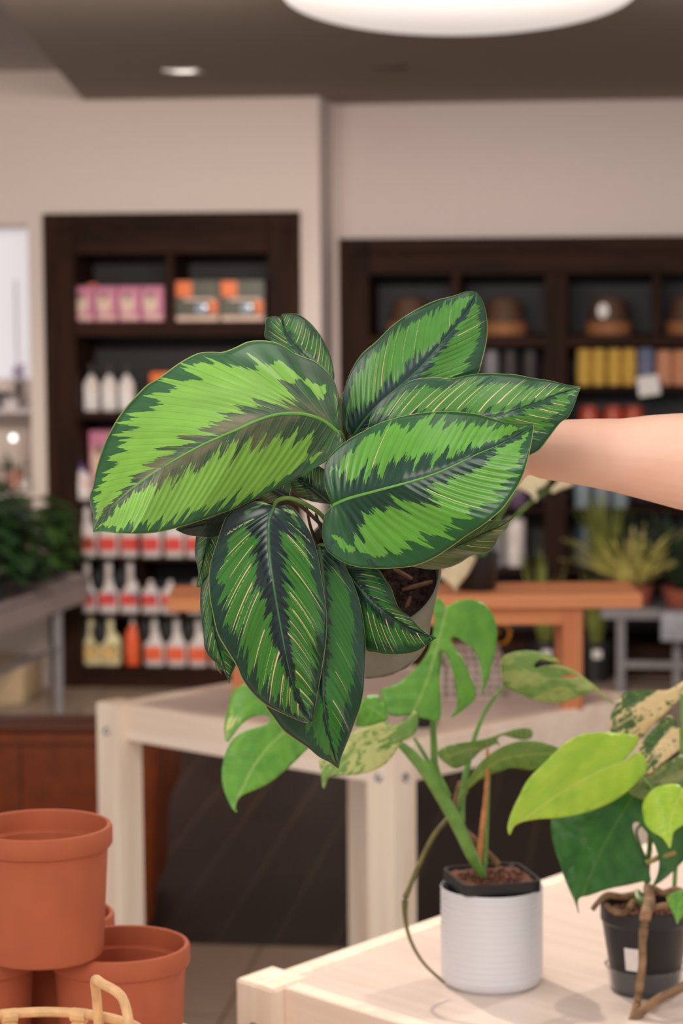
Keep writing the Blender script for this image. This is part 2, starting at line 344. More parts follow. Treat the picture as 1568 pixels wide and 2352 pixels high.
# ------------------------------------------------------------------ mesh helpers
class MB:
    def __init__(s): s.bm = bmesh.new(); s.uv = None
    def box(s, x0, x1, y0, y1, z0, z1, bev=0, seg=2):
        bm2 = bmesh.new(); bmesh.ops.create_cube(bm2, size=1)
        for v in bm2.verts: v.co = Vector((x0+(v.co.x+.5)*(x1-x0), y0+(v.co.y+.5)*(y1-y0), z0+(v.co.z+.5)*(z1-z0)))
        if bev: bmesh.ops.bevel(bm2, geom=bm2.edges[:], offset=bev, segments=seg, affect='EDGES', profile=.5)
        s._merge(bm2); return s
    def _merge(s, b2, mat=None):
        if mat is not None: b2.transform(mat)
        me = bpy.data.meshes.new('tmp'); b2.to_mesh(me); b2.free(); s.bm.from_mesh(me); bpy.data.meshes.remove(me)
    def hull(s, pts, h0, h1, axis=2):
        """prism of polygon pts (xy) between z h0,h1"""
        n = len(pts); a = [s.bm.verts.new((p[0], p[1], h0)) for p in pts]; b = [s.bm.verts.new((p[0], p[1], h1)) for p in pts]
        s.bm.faces.new(a[::-1]); s.bm.faces.new(b)
        for i in range(n): s.bm.faces.new((a[i], a[(i+1) % n], b[(i+1) % n], b[i]))
        return s
    def lathe(s, prof, n=48, c=(0, 0, 0), mat=None, sq=None):
        """prof: list of (r,z)"""
        rings = []
        M4 = mat or Matrix.Identity(4)
        for r, z in prof:
            if r < 1e-6: rings.append([s.bm.verts.new(M4 @ Vector((c[0], c[1], c[2]+z)))])
            else:
                ring = []
                for i in range(n):
                    t = 2*math.pi*i/n; cx, cy = math.cos(t), math.sin(t)
                    if sq: k = (abs(cx)**sq+abs(cy)**sq)**(-1/sq); cx *= k; cy *= k
                    ring.append(s.bm.verts.new(M4 @ Vector((c[0]+r*cx, c[1]+r*cy, c[2]+z))))
                rings.append(ring)
        for A, B in zip(rings, rings[1:]):
            if len(A) == 1 and len(B) == 1: continue
            for i in range(n):
                j = (i+1) % n
                if len(A) == 1: s.bm.faces.new((A[0], B[j], B[i]))
                elif len(B) == 1: s.bm.faces.new((A[i], A[j], B[0]))
                else: s.bm.faces.new((A[i], A[j], B[j], B[i]))
        return s
    def tube(s, pts, rad, n=10, sub=6, close=False):
        pts = [Vector(p) for p in pts]; L = len(pts)
        if not isinstance(rad, (list, tuple)): rad = [rad]*L
        Q, R = [], []
        for i in range(L-1 if not close else L):
            p0, p1, p2, p3 = (pts[(i+k) % L] if close else pts[min(max(i+k, 0), L-1)] for k in (-1, 0, 1, 2))
            for j in range(sub):
                t = j/sub
                Q.append(.5*((2*p1)+(p2-p0)*t+(2*p0-5*p1+4*p2-p3)*t*t+(3*p1-p0-3*p2+p3)*t**3))
                R.append(rad[i]*(1-t)+rad[(i+1) % L]*t)
        if not close: Q.append(pts[-1]); R.append(rad[-1])
        up = Vector((.13, .21, .97)); rings = []
        for i, q in enumerate(Q):
            if close: tg = (Q[(i+1) % len(Q)]-Q[i-1]).normalized()
            else: tg = (Q[min(i+1, len(Q)-1)]-Q[max(i-1, 0)]).normalized()
            a = tg.cross(up)
            if a.length < .05: a = tg.cross(Vector((1, 0, 0)))
            a.normalize(); b = tg.cross(a).normalized(); up = b.cross(tg) if False else up
            rings.append([s.bm.verts.new(q+(a*math.cos(k*2*math.pi/n)+b*math.sin(k*2*math.pi/n))*R[i]) for k in range(n)])
        for i in range(len(rings)-(0 if close else 1)):
            A, B = rings[i], rings[(i+1) % len(rings)]
            for k in range(n): s.bm.faces.new((A[k], A[(k+1) % n], B[(k+1) % n], B[k]))
        if not close: s.bm.faces.new(rings[0][::-1]); s.bm.faces.new(rings[-1])
        return s
    def ball(s, c, r, sc=(1, 1, 1), n=16):
        b2 = bmesh.new(); bmesh.ops.create_uvsphere(b2, u_segments=n, v_segments=n//2+2, radius=r)
        s._merge(b2, Matrix.Translation(c) @ Matrix.Diagonal((*sc, 1))); return s
    def blade(s, p0, dirv, length, width, droop=.5, seg=6, fold=.15, thick=.0):
        """a strap leaf starting at p0"""
        d = Vector(dirv).normalized(); sd = d.cross(Vector((0, 0, 1)))
        if sd.length < .05: sd = Vector((1, 0, 0))
        sd.normalize(); p = Vector(p0); prev = None
        for i in range(seg+1):
            t = i/seg; wd = width*math.sin(math.pi*min(1, .18+.82*t)**.9)+.0004
            l = s.bm.verts.new(p-sd*wd); r = s.bm.verts.new(p+sd*wd); c = s.bm.verts.new(p-Vector((0, 0, wd*fold*2)))
            if prev: s.bm.faces.new((prev[0], prev[2], c, l)); s.bm.faces.new((prev[2], prev[1], r, c))
            prev = (l, r, c); p = p+d*(length/seg); d = (d+Vector((0, 0, -droop/seg))).normalized()
        return s
    def build(s, name, mat, parent=None, loc=None, rotz=0, origin=None, smooth=35, solid=0, rot=None):
        if origin is not None: bmesh.ops.translate(s.bm, vec=-Vector(origin), verts=s.bm.verts)
        bmesh.ops.recalc_face_normals(s.bm, faces=s.bm.faces)
        me = bpy.data.meshes.new(name); s.bm.to_mesh(me); s.bm.free(); me.materials.append(mat)
        if smooth:
            for p in me.polygons: p.use_smooth = True
            me.set_sharp_from_angle(angle=math.radians(smooth))
        o = bpy.data.objects.new(name, me); COL.objects.link(o)
        if parent is not None: o.parent = parent
        if loc is not None: o.location = loc
        elif origin is not None and parent is None: o.location = origin
        if rot: o.rotation_euler = rot
        else: o.rotation_euler = (0, 0, rotz)
        if solid:
            md = o.modifiers.new('thickness', 'SOLIDIFY'); md.thickness = solid; md.offset = 0
        return o
def tag(o, label, cat, group=None, kind=None):
    o['label'] = label; o['category'] = cat
    if group: o['group'] = group
    if kind: o['kind'] = kind
    return o
def thing(name, label, cat, loc=(0, 0, 0), rotz=0, group=None):
    o = bpy.data.objects.new(name, None); COL.objects.link(o); o.location = loc; o.rotation_euler = (0, 0, rotz); o.empty_display_size = .05
    return tag(o, label, cat, group)
def struct(o): o['kind'] = 'structure'; return o
def copy_tree(o, loc=None, rotz=None, label=None):
    c = o.copy(); COL.objects.link(c)
    if loc is not None: c.location = loc
    if rotz is not None: c.rotation_euler = (0, 0, rotz)
    if label: c['label'] = label
    for ch in list(o.children):
        d = ch.copy(); COL.objects.link(d); d.parent = c
        for g in list(ch.children):
            e = g.copy(); COL.objects.link(e); e.parent = d
    return c
def scalez(o, sx, sy, sz): o.scale = (sx, sy, sz); return o

# ================================================================== STRUCTURE
fm = MB(); fm.box(-5, 5, -3, 12.5, -.05, 0); struct(fm.build('floor', M['floor'], smooth=0))
# dark plank zone let into the tiles (its surface level with them)
a = PZ(600, 2167, 0); b = PZ(300, 1700, 0)
zone = []
def fl(x, y): q = PZ(x, y, 0); return Vector((q.x, q.y, 0))
pA = fl(440, 2168); k0 = UN.dot(pA-O); k1 = k0+2.55
pts = [O+UX*(-3.2)+UN*k0, O+UX*5+UN*k0, O+UX*5+UN*k1, O+UX*(-3.2)+UN*k1]
fm = MB(); fm.hull([(q.x, q.y) for q in pts], -.02, .0015); struct(fm.build('floor', M['plank'], smooth=0))

def wbox(mb, xs, ys, k0, k1, kk=None):
    """box in the wall frame; xs, ys pixel extents read on the plane k0"""
    kk = k0 if kk is None else kk
    ym = sum(ys)/2; xm = sum(xs)/2
    s0, _ = SZ(xs[0], ym, kk); s1, _ = SZ(xs[1], ym, kk); _, z1 = SZ(xm, ys[0], kk); _, z0 = SZ(xm, ys[1], kk)
    mb.box(s0, s1, k0, k1, z0, z1); return s0, s1, z0, z1
ROT = -TH
ZC = 0
_, ZUP = SZ(60, 163, 0)          # high ceiling
_, ZSOF = SZ(500, 226, 0)        # underside of the lowered soffit
sR, _ = SZ(727, 400, 0); s97, zct = SZ(97, 491, 0); s687, _ = SZ(687, 491, 0); s63, zn = SZ(63, 516, 0)
REC = .42
wl = MB()
wl.box(s97, s687, .0, .5, zct, ZUP)                 # above the cabinet
wl.box(s687, sR, .0, REC+.2, 0, ZUP)
wl.box(s63, s97, .0, .5, 0, ZUP)
wl.box(-4, s63, .0, .5, zn, ZUP)
wl.box(-4, s63, .0, .08, 0, .30)
wl.box(-4, s63, .45, .5, 0, zn)
struct(wl.build('wall_left', M['wall'], loc=O, rotz=ROT, smooth=0))
npn = MB(); npn.box(-3.9, s63-.002, .42, .44, SZ(30, 870, .42)[1], zn-.01)
struct(npn.build('trim_1', M['niche'], loc=O, rotz=ROT, smooth=0))
sC0, zcr = SZ(777, 548, REC)
wr = MB(); wr.box(sR, 5.5, REC+.05, REC+.6, zcr, ZUP); wr.box(sR, sC0, REC+.0, REC+.6, 0, ZUP)
wr.box(sC0, 5.5, REC+.42, REC+.6, 0, zcr)
struct(wr.build('wall_right', M['wall_r'], loc=O, rotz=ROT, smooth=0))
# soffit outline on its plane
q0 = PZ(190, 230, ZSOF); q1 = PZ(0, 4, ZSOF); dirv = (q1-q0).normalized(); q2 = q0+dirv*6
far = O+UX*5.5+UN*(REC+.05); q0b = O+UX*((q0-O).dot(UX))+UN*.0
sl = MB(); sl.hull([(q0b.x, q0b.y), (q2.x, q2.y), (5, q2.y), (far.x, far.y), ((O+UX*(sR+.01)+UN*(REC+.05)).x, (O+UX*(sR+.01)+UN*(REC+.05)).y), ((O+UX*(sR+.01)).x, (O+UX*(sR+.01)).y)], ZSOF, ZUP-.002)
struct(sl.build('ceiling', M['soffit'], smooth=0))
cu = MB(); cu.box(-5, 6, 2.5, 12, ZUP, ZUP+.1); struct(cu.build('ceiling', M['ceil'], smooth=0))
# thin corner bead down the wall step
cb = MB(); cb.box(sR-.0005, sR+.012, -.004, REC+.0, .0, ZSOF); struct(cb.build('trim_2', M['wall_r'], loc=O, rotz=ROT, smooth=0))

# ceiling lamp disc
e = PZ(1055, -22, ZSOF); rad = 402/F*e.y; dh = 93/F*e.y
cl = thing('ceiling_lamp', 'large round white luminous dome lamp fixed under the brown ceiling', 'lamp', (e.x, e.y, ZSOF))
mb = MB(); mb.lathe([(rad*math.cos(t*math.pi/48), -dh*math.sin(t*math.pi/48)) for t in range(24)]+[(0, -dh)], 96); mb.build('diffuser', M['glow'], cl, (0, 0, 0))
mb = MB(); mb.lathe([(rad*1.0, -.001), (rad*1.012, -.004), (rad*1.012, 0), (rad*.985, 0)], 96); mb.build('rim', M['lamp_trim'], cl, (0, 0, 0))
# square downlight
e = PZ(421, 162, ZSOF); r2 = .5*(PZ(466, 165, ZSOF).x-PZ(378, 165, ZSOF).x)*.93
dl = thing('downlight', 'small square recessed spotlight glowing in the brown ceiling', 'lamp', (e.x, e.y, ZSOF), ROT)
mb = MB()
for x0, x1, y0, y1 in ((-r2, r2, -r2, -r2*.8), (-r2, r2, r2*.8, r2), (-r2, -r2*.8, -r2*.8, r2*.8), (r2*.8, r2, -r2*.8, r2*.8)): mb.box(x0, x1, y0, y1, -.006, .0)
mb.build('frame', M['lamp_trim'], dl, (0, 0, 0))
mb = MB(); mb.lathe([(r2*.8, -.003), (r2*.62, -.001), (r2*.6, -.0005)], 32, sq=8); mb.build('reflector', M['lamp_trim'], dl, (0, 0, 0))
mb = MB(); mb.lathe([(0, -.004), (r2*.62, -.003), (r2*.62, 0), (0, 0)], 32); mb.build('lamp_face', M['bulb'], dl, (0, 0, 0))
e = PZ(896, 152, ZSOF)
mb = MB(); mb.lathe([(0, -.012), (.045, -.01), (.06, -.004), (.06, 0), (0, 0)], 24)
tag(mb.build('ceiling_sensor', simple('sensor_brown', srgb(84, 74, 66), .7), loc=(e.x, e.y, ZSOF)), 'small flat dark disc fixed to the brown ceiling beneath the big lamp', 'sensor')

# ================================================================== CABINETS
def cab_part(cab, name, mat, xs, ys, k0, k1, pk):
    mb = MB(); s0, s1, z0, z1 = wbox(mb, xs, ys, k0, k1, pk)
    return mb.build(name, mat, cab, (0, 0, 0), smooth=0), z1
# ---- left cabinet
cab = thing('display_cabinet', 'dark walnut built-in cabinet holding pink cartons and rows of red-labelled bottles', 'cabinet', O, ROT)
K = -.03
zfl = .0
def fr(cab, x0, x1, x2, x3, y0, y1, yb, k):
    """frame: outer px x0..x3, inner opening x1..x2, top y0..y1, bottom yb"""
    s0, zt = SZ(x0, y0, k); s1, _ = SZ(x1, y0, k); s2, _ = SZ(x2, y0, k); s3, _ = SZ(x3, y0, k); _, zi = SZ((x1+x2)/2, y1, k); _, zb = SZ((x1+x2)/2, yb, k)
    mb = MB(); mb.box(s0, s1, k, k+.36, 0, zt, .004, 1); mb.build('side_panel', M['cabinet'], cab, (0, 0, 0))
    mb = MB(); mb.box(s2, s3, k, k+.36, 0, zt, .004, 1); mb.build('side_panel', M['cabinet'], cab, (0, 0, 0))
    mb = MB(); mb.box(s1, s2, k, k+.36, zi, zt, .004, 1); mb.build('top_rail', M['cabinet_h'], cab, (0, 0, 0))
    mb = MB(); mb.box(s1, s2, k+.01, k+.36, 0, zb, .003, 1); mb.build('plinth', M['cabinet_h'], cab, (0, 0, 0))
    mb = MB(); mb.box(s0+.01, s3-.01, k+.36, k+.38, 0, zt-.01); mb.build('back_panel', M['cabback'], cab, (0, 0, 0), smooth=0)
    return s0, s1, s2, s3, zt, zi, zb
L = fr(cab, 97, 168, 614, 687, 491, 583, 1536, K)
# raised moulding
mb = MB(); t = .012
_, zm = SZ(400, 530, K)
mb.box(L[0]+.04, L[0]+.055, K-t, K, 0, zm, .004); mb.box(L[3]-.055, L[3]-.04, K-t, K, 0, zm, .004); mb.box(L[0]+.04, L[3]-.04, K-t, K, zm, zm+.015, .004)
mb.build('moulding', M['cabinet'], cab, (0, 0, 0))
def shelf(cab, xs, ytop, ybot, k0=K+.01, k1=K+.36, name='shelf', kk=None):
    mb = MB(); kk = k0 if kk is None else kk
    s0, _ = SZ(xs[0], ytop, kk); s1, _ = SZ(xs[1], ytop, kk); _, z1 = SZ(sum(xs)/2, ytop, kk); _, z0 = SZ(sum(xs)/2, ybot, kk)
    mb.box(s0, s1, k0, k1, z0, z1, .002, 1); mb.build(name, M['cabinet_h'], cab, (0, 0, 0)); return z1
zs1 = shelf(cab, (168, 614), 738, 772)
zs2 = shelf(cab, (168, 614), 946, 962, K+.04)
zs3 = shelf(cab, (168, 614), 1148, 1160, K+.02)
zs4 = shelf(cab, (168, 614), 1283, 1288, K+.02)
zs5 = shelf(cab, (168, 614), 1413, 1419, K+.02)
def post(cab, xs, ya, yb, k0, k1=K+.36, kk=None):
    mb = MB(); kk = k0 if kk is None else kk; s0, za = SZ(xs[0], ya, kk); s1, zb = SZ(xs[1], yb, kk)
    mb.box(s0, s1, k0, k1, zb, za, .002, 1); mb.build('divider', M['cabinet'], cab, (0, 0, 0))
post(cab, (381, 400), 584, 740, K+.01)
post(cab, (315, 324), 1161, 1536, K+.03); post(cab, (471, 480), 1161, 1536, K+.03)
ZB = L[6]
def place(root, x, k, z): # location in wall frame from pixel x on plane k
    s, _ = SZ(x, 1000, k); root.location = wloc(s, k, z)
def pxw(n, k=0): return n*(9.75+k)/F
# pink cartons
def carton(label, wd, hh, dp, base, pic, mot, grp):
    r = thing('carton', label, 'box', (0, 0, 0), ROT, grp)
    mb = MB(); mb.box(-wd/2, wd/2, 0, dp, 0, hh, .0015, 1); mb.build('box_body', base, r, (0, 0, 0), smooth=0)
    return r
pk0 = None
order = ['leftmost', 'second', 'third', 'rightmost']
for i, x in enumerate((196, 249, 302, 355)):
    lb = ['pink and cream carton at the left end of the upper left shelf', 'second pink carton from the left on the upper left shelf', 'pink carton third from the left, left of the cream and pink end one', 'pink carton at the right end of its row, beside the shelf divider'][i]
    if pk0 is None:
        wd, hh = pxw(51), zs1*0+pxw(80)
        pk0 = carton(lb, wd, hh, .14, M['pink'], None, None, 'pink cartons on the upper left shelf')
        mb = MB(); mb.lathe([(0, -.0), (wd*.34, 0), (wd*.34, .002), (0, .002)], 28, mat=Matrix.Translation((-wd*.1, -.0005, hh*.52)) @ Matrix.Diagonal((1, 1, 1.35, 1)) @ Matrix.Rotation(math.pi/2, 4, 'X'))
        mb.box(-wd*.4, wd*.4, -.0015, 0, hh*.04, hh*.16); mb.build('picture', M['pinkpic'], pk0, (0, 0, 0), smooth=0)
        mb = MB(); mb.lathe([(0, 0), (wd*.15, 0), (wd*.15, .003), (0, .003)], 20, mat=Matrix.Translation((-wd*.1, -.0012, hh*.72)) @ Matrix.Rotation(math.pi/2, 4, 'X'))
        mb.build('motif', M['motif'], pk0, (0, 0, 0), smooth=0)
        r = pk0
    else: r = copy_tree(pk0, label=lb)
    place(r, x, K+.05, zs1)
mb = MB(); mb.box(-.05, .05, 0, .05, 0, pxw(86)); o = mb.build('carton', M['orange_box'], rotz=ROT, smooth=0); tag(o, 'orange carton showing behind the leftmost pink carton', 'box'); place(o, 200, K+.24, zs1)
# orange and dark green cartons
gk0 = None
for i, x in enumerate((457, 560)):
    lb = ['orange and dark green carton on the upper right shelf, beside the divider', 'orange and dark green carton at the right end of its shelf'][i]
    wd, hh = pxw(102), pxw(92)
    if gk0 is None:
        gk0 = carton(lb, wd, hh, .14, M['darkgreen'], None, None, 'orange and green cartons on the upper right shelf')
        mb = MB(); mb.box(-wd*.48, -wd*.12, -.002, 0, hh*.6, hh*.98); mb.build('orange_panel', M['orange_box'], gk0, (0, 0, 0), smooth=0); mb = MB(); mb.box(wd*.28, wd*.46, -.002, 0, hh*.18, hh*.5); mb.build('orange_panel', M['orange_box'], gk0, (0, 0, 0), smooth=0)
        mb = MB(); mb.box(-wd*.48, wd*.48, -.002, 0, .0, hh*.12); mb.box(-wd*.3, wd*.4, -.002, 0, hh*.5, hh*.56); mb.build('pale_band', M['pinkpic'], gk0, (0, 0, 0), smooth=0)
        mb = MB(); mb.box(-wd*.04, wd*.22, -.004, 0, hh*.2, hh*.42, .003); mb.build('wrap_glint', simple('glint_blue', srgb(160, 172, 190), .1, .1, 20, coat=1), gk0, (0, 0, 0))  # pale blue panel paints the glint on the carton's plastic wrap
        r = gk0
    else: r = copy_tree(gk0, label=lb)
    place(r, x, K+.05, zs1)
# white pump bottles on second shelf
def bottle(name, label, cat, grp, wd, hh, body, lab, labc2=None, capm=None, dp=None, trigger=None, neck=.62, labh=(.16, .48), mark=None):
    r = thing(name, label, cat, (0, 0, 0), ROT, grp); dp = dp or wd*.6
    mb = MB(); k = wd/2
    mb.lathe([(0, 0), (k*.92, 0), (k, hh*.02), (k, hh*neck*.8), (k*.9, hh*neck*.9), (k*.45, hh*neck*1.08), (k*.3, hh*neck*1.12), (k*.3, hh*neck*1.2), (0, hh*neck*1.2)], 28, mat=Matrix.Diagonal((1, dp/wd, 1, 1)), sq=5)
    mb.build('bottle_body', body, r, (0, 0, 0))
    mb = MB(); mb.box(-wd*.42, wd*.42, -dp/2-.003, -dp/2+.002, hh*labh[0], hh*labh[1], .002, 1); lo = mb.build('bottle_label', lab, r, (0, 0, 0))
    if mark: mb = MB(); mb.box(wd*.1, wd*.4, -dp/2-.005, -dp/2, hh*labh[1]*.85, hh*labh[1]*1.03, .001, 1); mb.build('label_mark', mark, lo, (0, 0, 0))
    if trigger:
        mb = MB(); mb.ball((-k*.95, -dp*.42, hh*neck*1.06), k*.74, (1, .45, 1.55)); mb.tube([(-k*.9, -dp*.42, hh*neck*1.2), (-k*.5, -dp*.3, hh*.93), (0, 0, hh*.95)], k*.2, 8); mb.build('trigger', trigger, r, (0, 0, 0))
    mb = MB(); mb.lathe([(k*.34, hh*neck*1.16), (k*.34, hh*.9), (k*.2, hh), (0, hh)], 16); mb.build('cap', capm or body, r, (0, 0, 0))
    return r
b0 = None
for i, x in enumerate((212, 253, 293)):
    lb = ['white pump bottle with a dark cap, leftmost of the three in the dark shelf', 'middle one of the three white pump bottles in the dark shelf', 'white pump bottle nearest the large lime leaf in the dark shelf'][i]
    if b0 is None: b0 = bottle('pump_bottle', lb, 'bottle', 'white pump bottles', pxw(35), pxw(110), M['white'], M['tag'], capm=M['darkgrey'], labh=(.1, .5), neck=.66, mark=M['pinkpic']); r = b0
    else: r = copy_tree(b0, label=lb)
    place(r, x, K+.12, zs2)
mb = MB(); mb.box(-.05, .05, 0, .1, 0, pxw(88), .003); o = mb.build('carton', M['orange_box'], rotz=ROT); tag(o, 'plain orange carton on the dark shelf, its corner above the big leaf', 'box'); place(o, 375, K+.12, zs2)
# pink cartons third shelf and small tub
for i, (x, lb) in enumerate(((233, 'tall pink carton on the middle shelf at the left, half behind the big leaf'), (300, 'tall pink carton further right behind the big leaf'))):
    r = copy_tree(pk0, label=lb); r.scale = (1.15, 1, 1.9); r['group'] = 'tall pink cartons on the middle shelf'; place(r, x, K+.16, zs3)
r = bottle('tub_bottle', 'white bottle with a purple cap standing on the middle shelf beside the dark foliage', 'bottle', None, pxw(42), pxw(82), M['white'], M['tag'], capm=M['purple'], neck=.72, mark=M['orange_box']); place(r, 186, K+.03, zs3)
# product rows
def row(xs, z, hh, wd, name, labels, grp, **kw):
    first = None
    for x, lb in zip(xs, labels):
        if first is None: first = bottle(name, lb, 'bottle', grp, wd, hh, **kw); r = first
        else: r = copy_tree(first, label=lb)
        place(r, x, K+.09, z)
row((196, 246, 296), zs4, pxw(120), pxw(46), 'sprayer_bottle', ['white bottle with a red label, top row, against the foliage', 'white bottle with a red label in the middle of the top row left bay', 'white bottle with a red label in the top row, left of the divider'], 'red-labelled bottles, top row left bay', body=M['white'], lab=M['red'], labh=(.12, .38), neck=.6)
row((345, 397, 447), zs4, pxw(120), pxw(46), 'sprayer_bottle', ['white bottle with a red label in the top row, right of the divider', 'white bottle with a red label in the middle of the top row right bay', 'white bottle with a red label in the top row, beside the hanging leaves'], 'red-labelled bottles, top row right bay', body=M['white'], lab=M['red'], labh=(.12, .38), neck=.6)
row((194, 244, 294), zs5, pxw(126), pxw(46), 'sprayer_bottle', ['red-labelled trigger sprayer on the second row, beside the metal table', 'red-labelled trigger sprayer in the middle of the second row left bay', 'red-labelled trigger sprayer on the second row, left of the divider'], 'red-labelled sprayers, second row left bay', body=M['white'], lab=M['red'], trigger=M['blackm'], labh=(.14, .36), neck=.56, mark=M['purple'])
row((341, 386, 446), zs5, pxw(76), pxw(42), 'sprayer_bottle', ['short red-labelled bottle on the second row, right of the divider', 'short red-labelled bottle behind the end of the cedar bench', 'short red-labelled bottle beside the hanging leaves, under the bench end'], 'short red-labelled bottles, second row right bay', body=M['white'], lab=M['red'], labh=(.22, .58), neck=.75, mark=M['purple'])
row((201, 246), ZB, pxw(118), pxw(49), 'sprayer_bottle', ['cream bottle with green and orange print, leftmost in the bottom row', 'cream bottle with green and orange print beside the orange bottle'], 'cream bottles in the bottom row', body=M['cream'], lab=simple('printed_cream', srgb(206, 170, 110), .5, .4, 40), trigger=M['blackm'], labh=(.1, .4), neck=.6, mark=M['olive'])
row((298,), ZB, pxw(112), pxw(34), 'slim_bottle', ['slim orange bottle with a white cap in the bottom row'], None, body=M['oranlab'], lab=M['oranlab'], capm=M['white'], neck=.74)
row((348, 399, 450), ZB, pxw(124), pxw(47), 'sprayer_bottle', ['orange-labelled sprayer in the bottom row, right of the divider', 'orange-labelled sprayer in the middle of the bottom row', 'orange-labelled sprayer in the bottom row beside the hanging leaves'], 'orange-labelled sprayers in the bottom row', body=M['white'], lab=M['oranlab'], trigger=M['blackm'], labh=(.1, .36), neck=.6)
row((496,), ZB, pxw(105), pxw(40), 'sprayer_bottle', ['orange-labelled bottle peeking out below the hanging leaf tips'], None, body=M['white'], lab=M['oranlab'], labh=(.1, .45))

# ---- right cabinet
K2 = REC-.02
cab2 = thing('display_cabinet', 'wide dark walnut cabinet on the right holding baskets, yarn and jars', 'cabinet', O, ROT)
s0, zt = SZ(777, 548, K2); s1, _ = SZ(846, 548, K2); sE = 4.6; _, zi = SZ(1200, 630, K2); _, zb = SZ(1400, 1478, K2)
mb = MB(); mb.box(s0, s1, K2, K2+.38, 0, zt, .004, 1); mb.build('side_panel', M['cabinet'], cab2, (0, 0, 0))
mb = MB(); mb.box(s1, sE, K2, K2+.38, zi, zt, .004, 1); mb.build('top_rail', M['cabinet_h'], cab2, (0, 0, 0))
mb = MB(); mb.box(s1, sE, K2+.01, K2+.38, 0, zb, .004, 1); mb.build('plinth', M['cabinet_h'], cab2, (0, 0, 0))
mb = MB(); mb.box(s0+.01, sE-.01, K2+.38, K2+.40, 0, zt-.01); mb.build('back_panel', simple('slate_back_panel', srgb(36, 36, 38), .7), cab2, (0, 0, 0), smooth=0)
_, zm = SZ(1200, 582, K2)
mb = MB(); mb.box(s0+.045, s0+.06, K2-.012, K2, 0, zm, .004); mb.box(s0+.045, sE, K2-.012, K2, zm, zm+.016, .004); mb.build('moulding', M['cabinet'], cab2, (0, 0, 0))
def shelf2(xs, yt, yb, dk=.01):
    mb = MB(); k0 = K2+dk; a0, z1 = SZ(xs[0], yt, k0); a1, _ = SZ(xs[1], yt, k0); _, z1 = SZ(1200, yt, k0); _, z0 = SZ(1200, yb, k0)
    mb.box(a0, a1 if xs[1] < 1568 else sE, k0, K2+.38, z0, z1, .002, 1); mb.build('shelf', M['cabinet_h'], cab2, (0, 0, 0)); return z1
y1s = shelf2((846, 1600), 771, 797)
y2s = shelf2((846, 1600), 886, 896, .06)
y3s = shelf2((846, 1600), 1000, 1014, .06)
y4s = shelf2((846, 1600), 1168, 1176, .05)
y5s = shelf2((846, 1600), 1304, 1316, .05)
def post2(xs, ya, yb, dk=.005):
    mb = MB(); k0 = K2+dk; a0, za = SZ(xs[0], ya, k0); a1, _ = SZ(xs[1], ya, k0); _, zb_ = SZ(xs[0], yb, k0)
    mb.box(a0, a1, k0, K2+.38, zb_, za, .002, 1); mb.build('divider', M['cabinet'], cab2, (0, 0, 0))
post2((1036, 1056), 630, 772); post2((1250, 1302), 630, 1480, 0); post2((1498, 1516), 630, 772)
def place2(root, x, dk, z, y=1000):
    s, _ = SZ(x, y, K2+dk); root.location = wloc(s, K2+dk, z)
def pw2(n): return n*(10.2)/F
# baskets
h0 = None
for x, lb in ((943, 'brown woven dome basket in the leftmost bay, mostly in shade'), (1158, 'brown woven dome basket behind the tip of the upright leaf'), (1396, 'brown woven dome basket with a white tag on its front'), (1578, 'brown woven dome basket cut off by the right edge')):
    if h0 is None:
        h0 = thing('woven_basket', lb, 'basket', (0, 0, 0), ROT, 'woven dome baskets on the top shelf'); r = pw2(53)
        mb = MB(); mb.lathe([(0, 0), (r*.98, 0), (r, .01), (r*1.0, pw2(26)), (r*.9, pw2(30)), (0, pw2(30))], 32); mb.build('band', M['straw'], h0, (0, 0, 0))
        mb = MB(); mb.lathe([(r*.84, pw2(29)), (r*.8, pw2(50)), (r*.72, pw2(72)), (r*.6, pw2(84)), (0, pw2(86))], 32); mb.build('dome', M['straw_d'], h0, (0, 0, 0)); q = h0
    else: q = copy_tree(h0, label=lb)
    place2(q, x, .16, y1s)
    if x == 1396:
        mb = MB(); mb.lathe([(0, 0), (pw2(13), 0), (pw2(13), .003), (0, .003)], 20, mat=Matrix.Translation((-pw2(12), -r*.85, pw2(54))) @ Matrix.Rotation(math.pi/2, 4, 'X') @ Matrix.Diagonal((1, 1.3, 1, 1))); mb.build('round_tag', M['tag'], q, (0, 0, 0))
mb = MB()
# yarn skeins / rolls
def roll(label, cat, grp, mat, wd, hh, name='yarn_skein'):
    r = thing(name, label, cat, (0, 0, 0), ROT, grp); k = wd/2
    mb = MB(); mb.lathe([(0, 0), (k*.9, 0), (k, hh*.08), (k*1.02, hh*.3), (k*.98, hh*.6), (k, hh*.9), (k*.85, hh), (k*.3, hh), (0, hh*.98)], 24); mb.build('skein', mat, r, (0, 0, 0))
    mb = MB(); mb.lathe([(k*1.03, hh*.38), (k*1.035, hh*.4), (k*1.035, hh*.58), (k*1.03, hh*.6)], 24); mb.build('paper_band', mat, r, (0, 0, 0)); return r
y0 = None
for i, x in enumerate((1340, 1374, 1410, 1444)):
    lb = ['mustard yellow skein next to the thick cabinet post', 'second mustard skein from the thick cabinet post', 'third mustard skein from the thick cabinet post', 'mustard yellow skein touching the slate blue one'][i]
    if y0 is None: y0 = roll(lb, 'yarn', 'mustard skeins', M['yellow'], pw2(33), pw2(82)); r = y0
    else: r = copy_tree(y0, label=lb)
    place2(r, x, .1, y2s)
b_ = roll('slate blue skein with a white tag, between yellow and peach skeins', 'yarn', None, M['blue'], pw2(38), pw2(84)); place2(b_, 1482, .1, y2s)
mb = MB(); mb.box(-pw2(24), pw2(24), -.002, .002, -pw2(22), pw2(22), .001, 1); o = mb.build('price_tag', M['tag'], b_, (pw2(6), -.12, pw2(2)), rot=(0, math.radians(-8), 0))
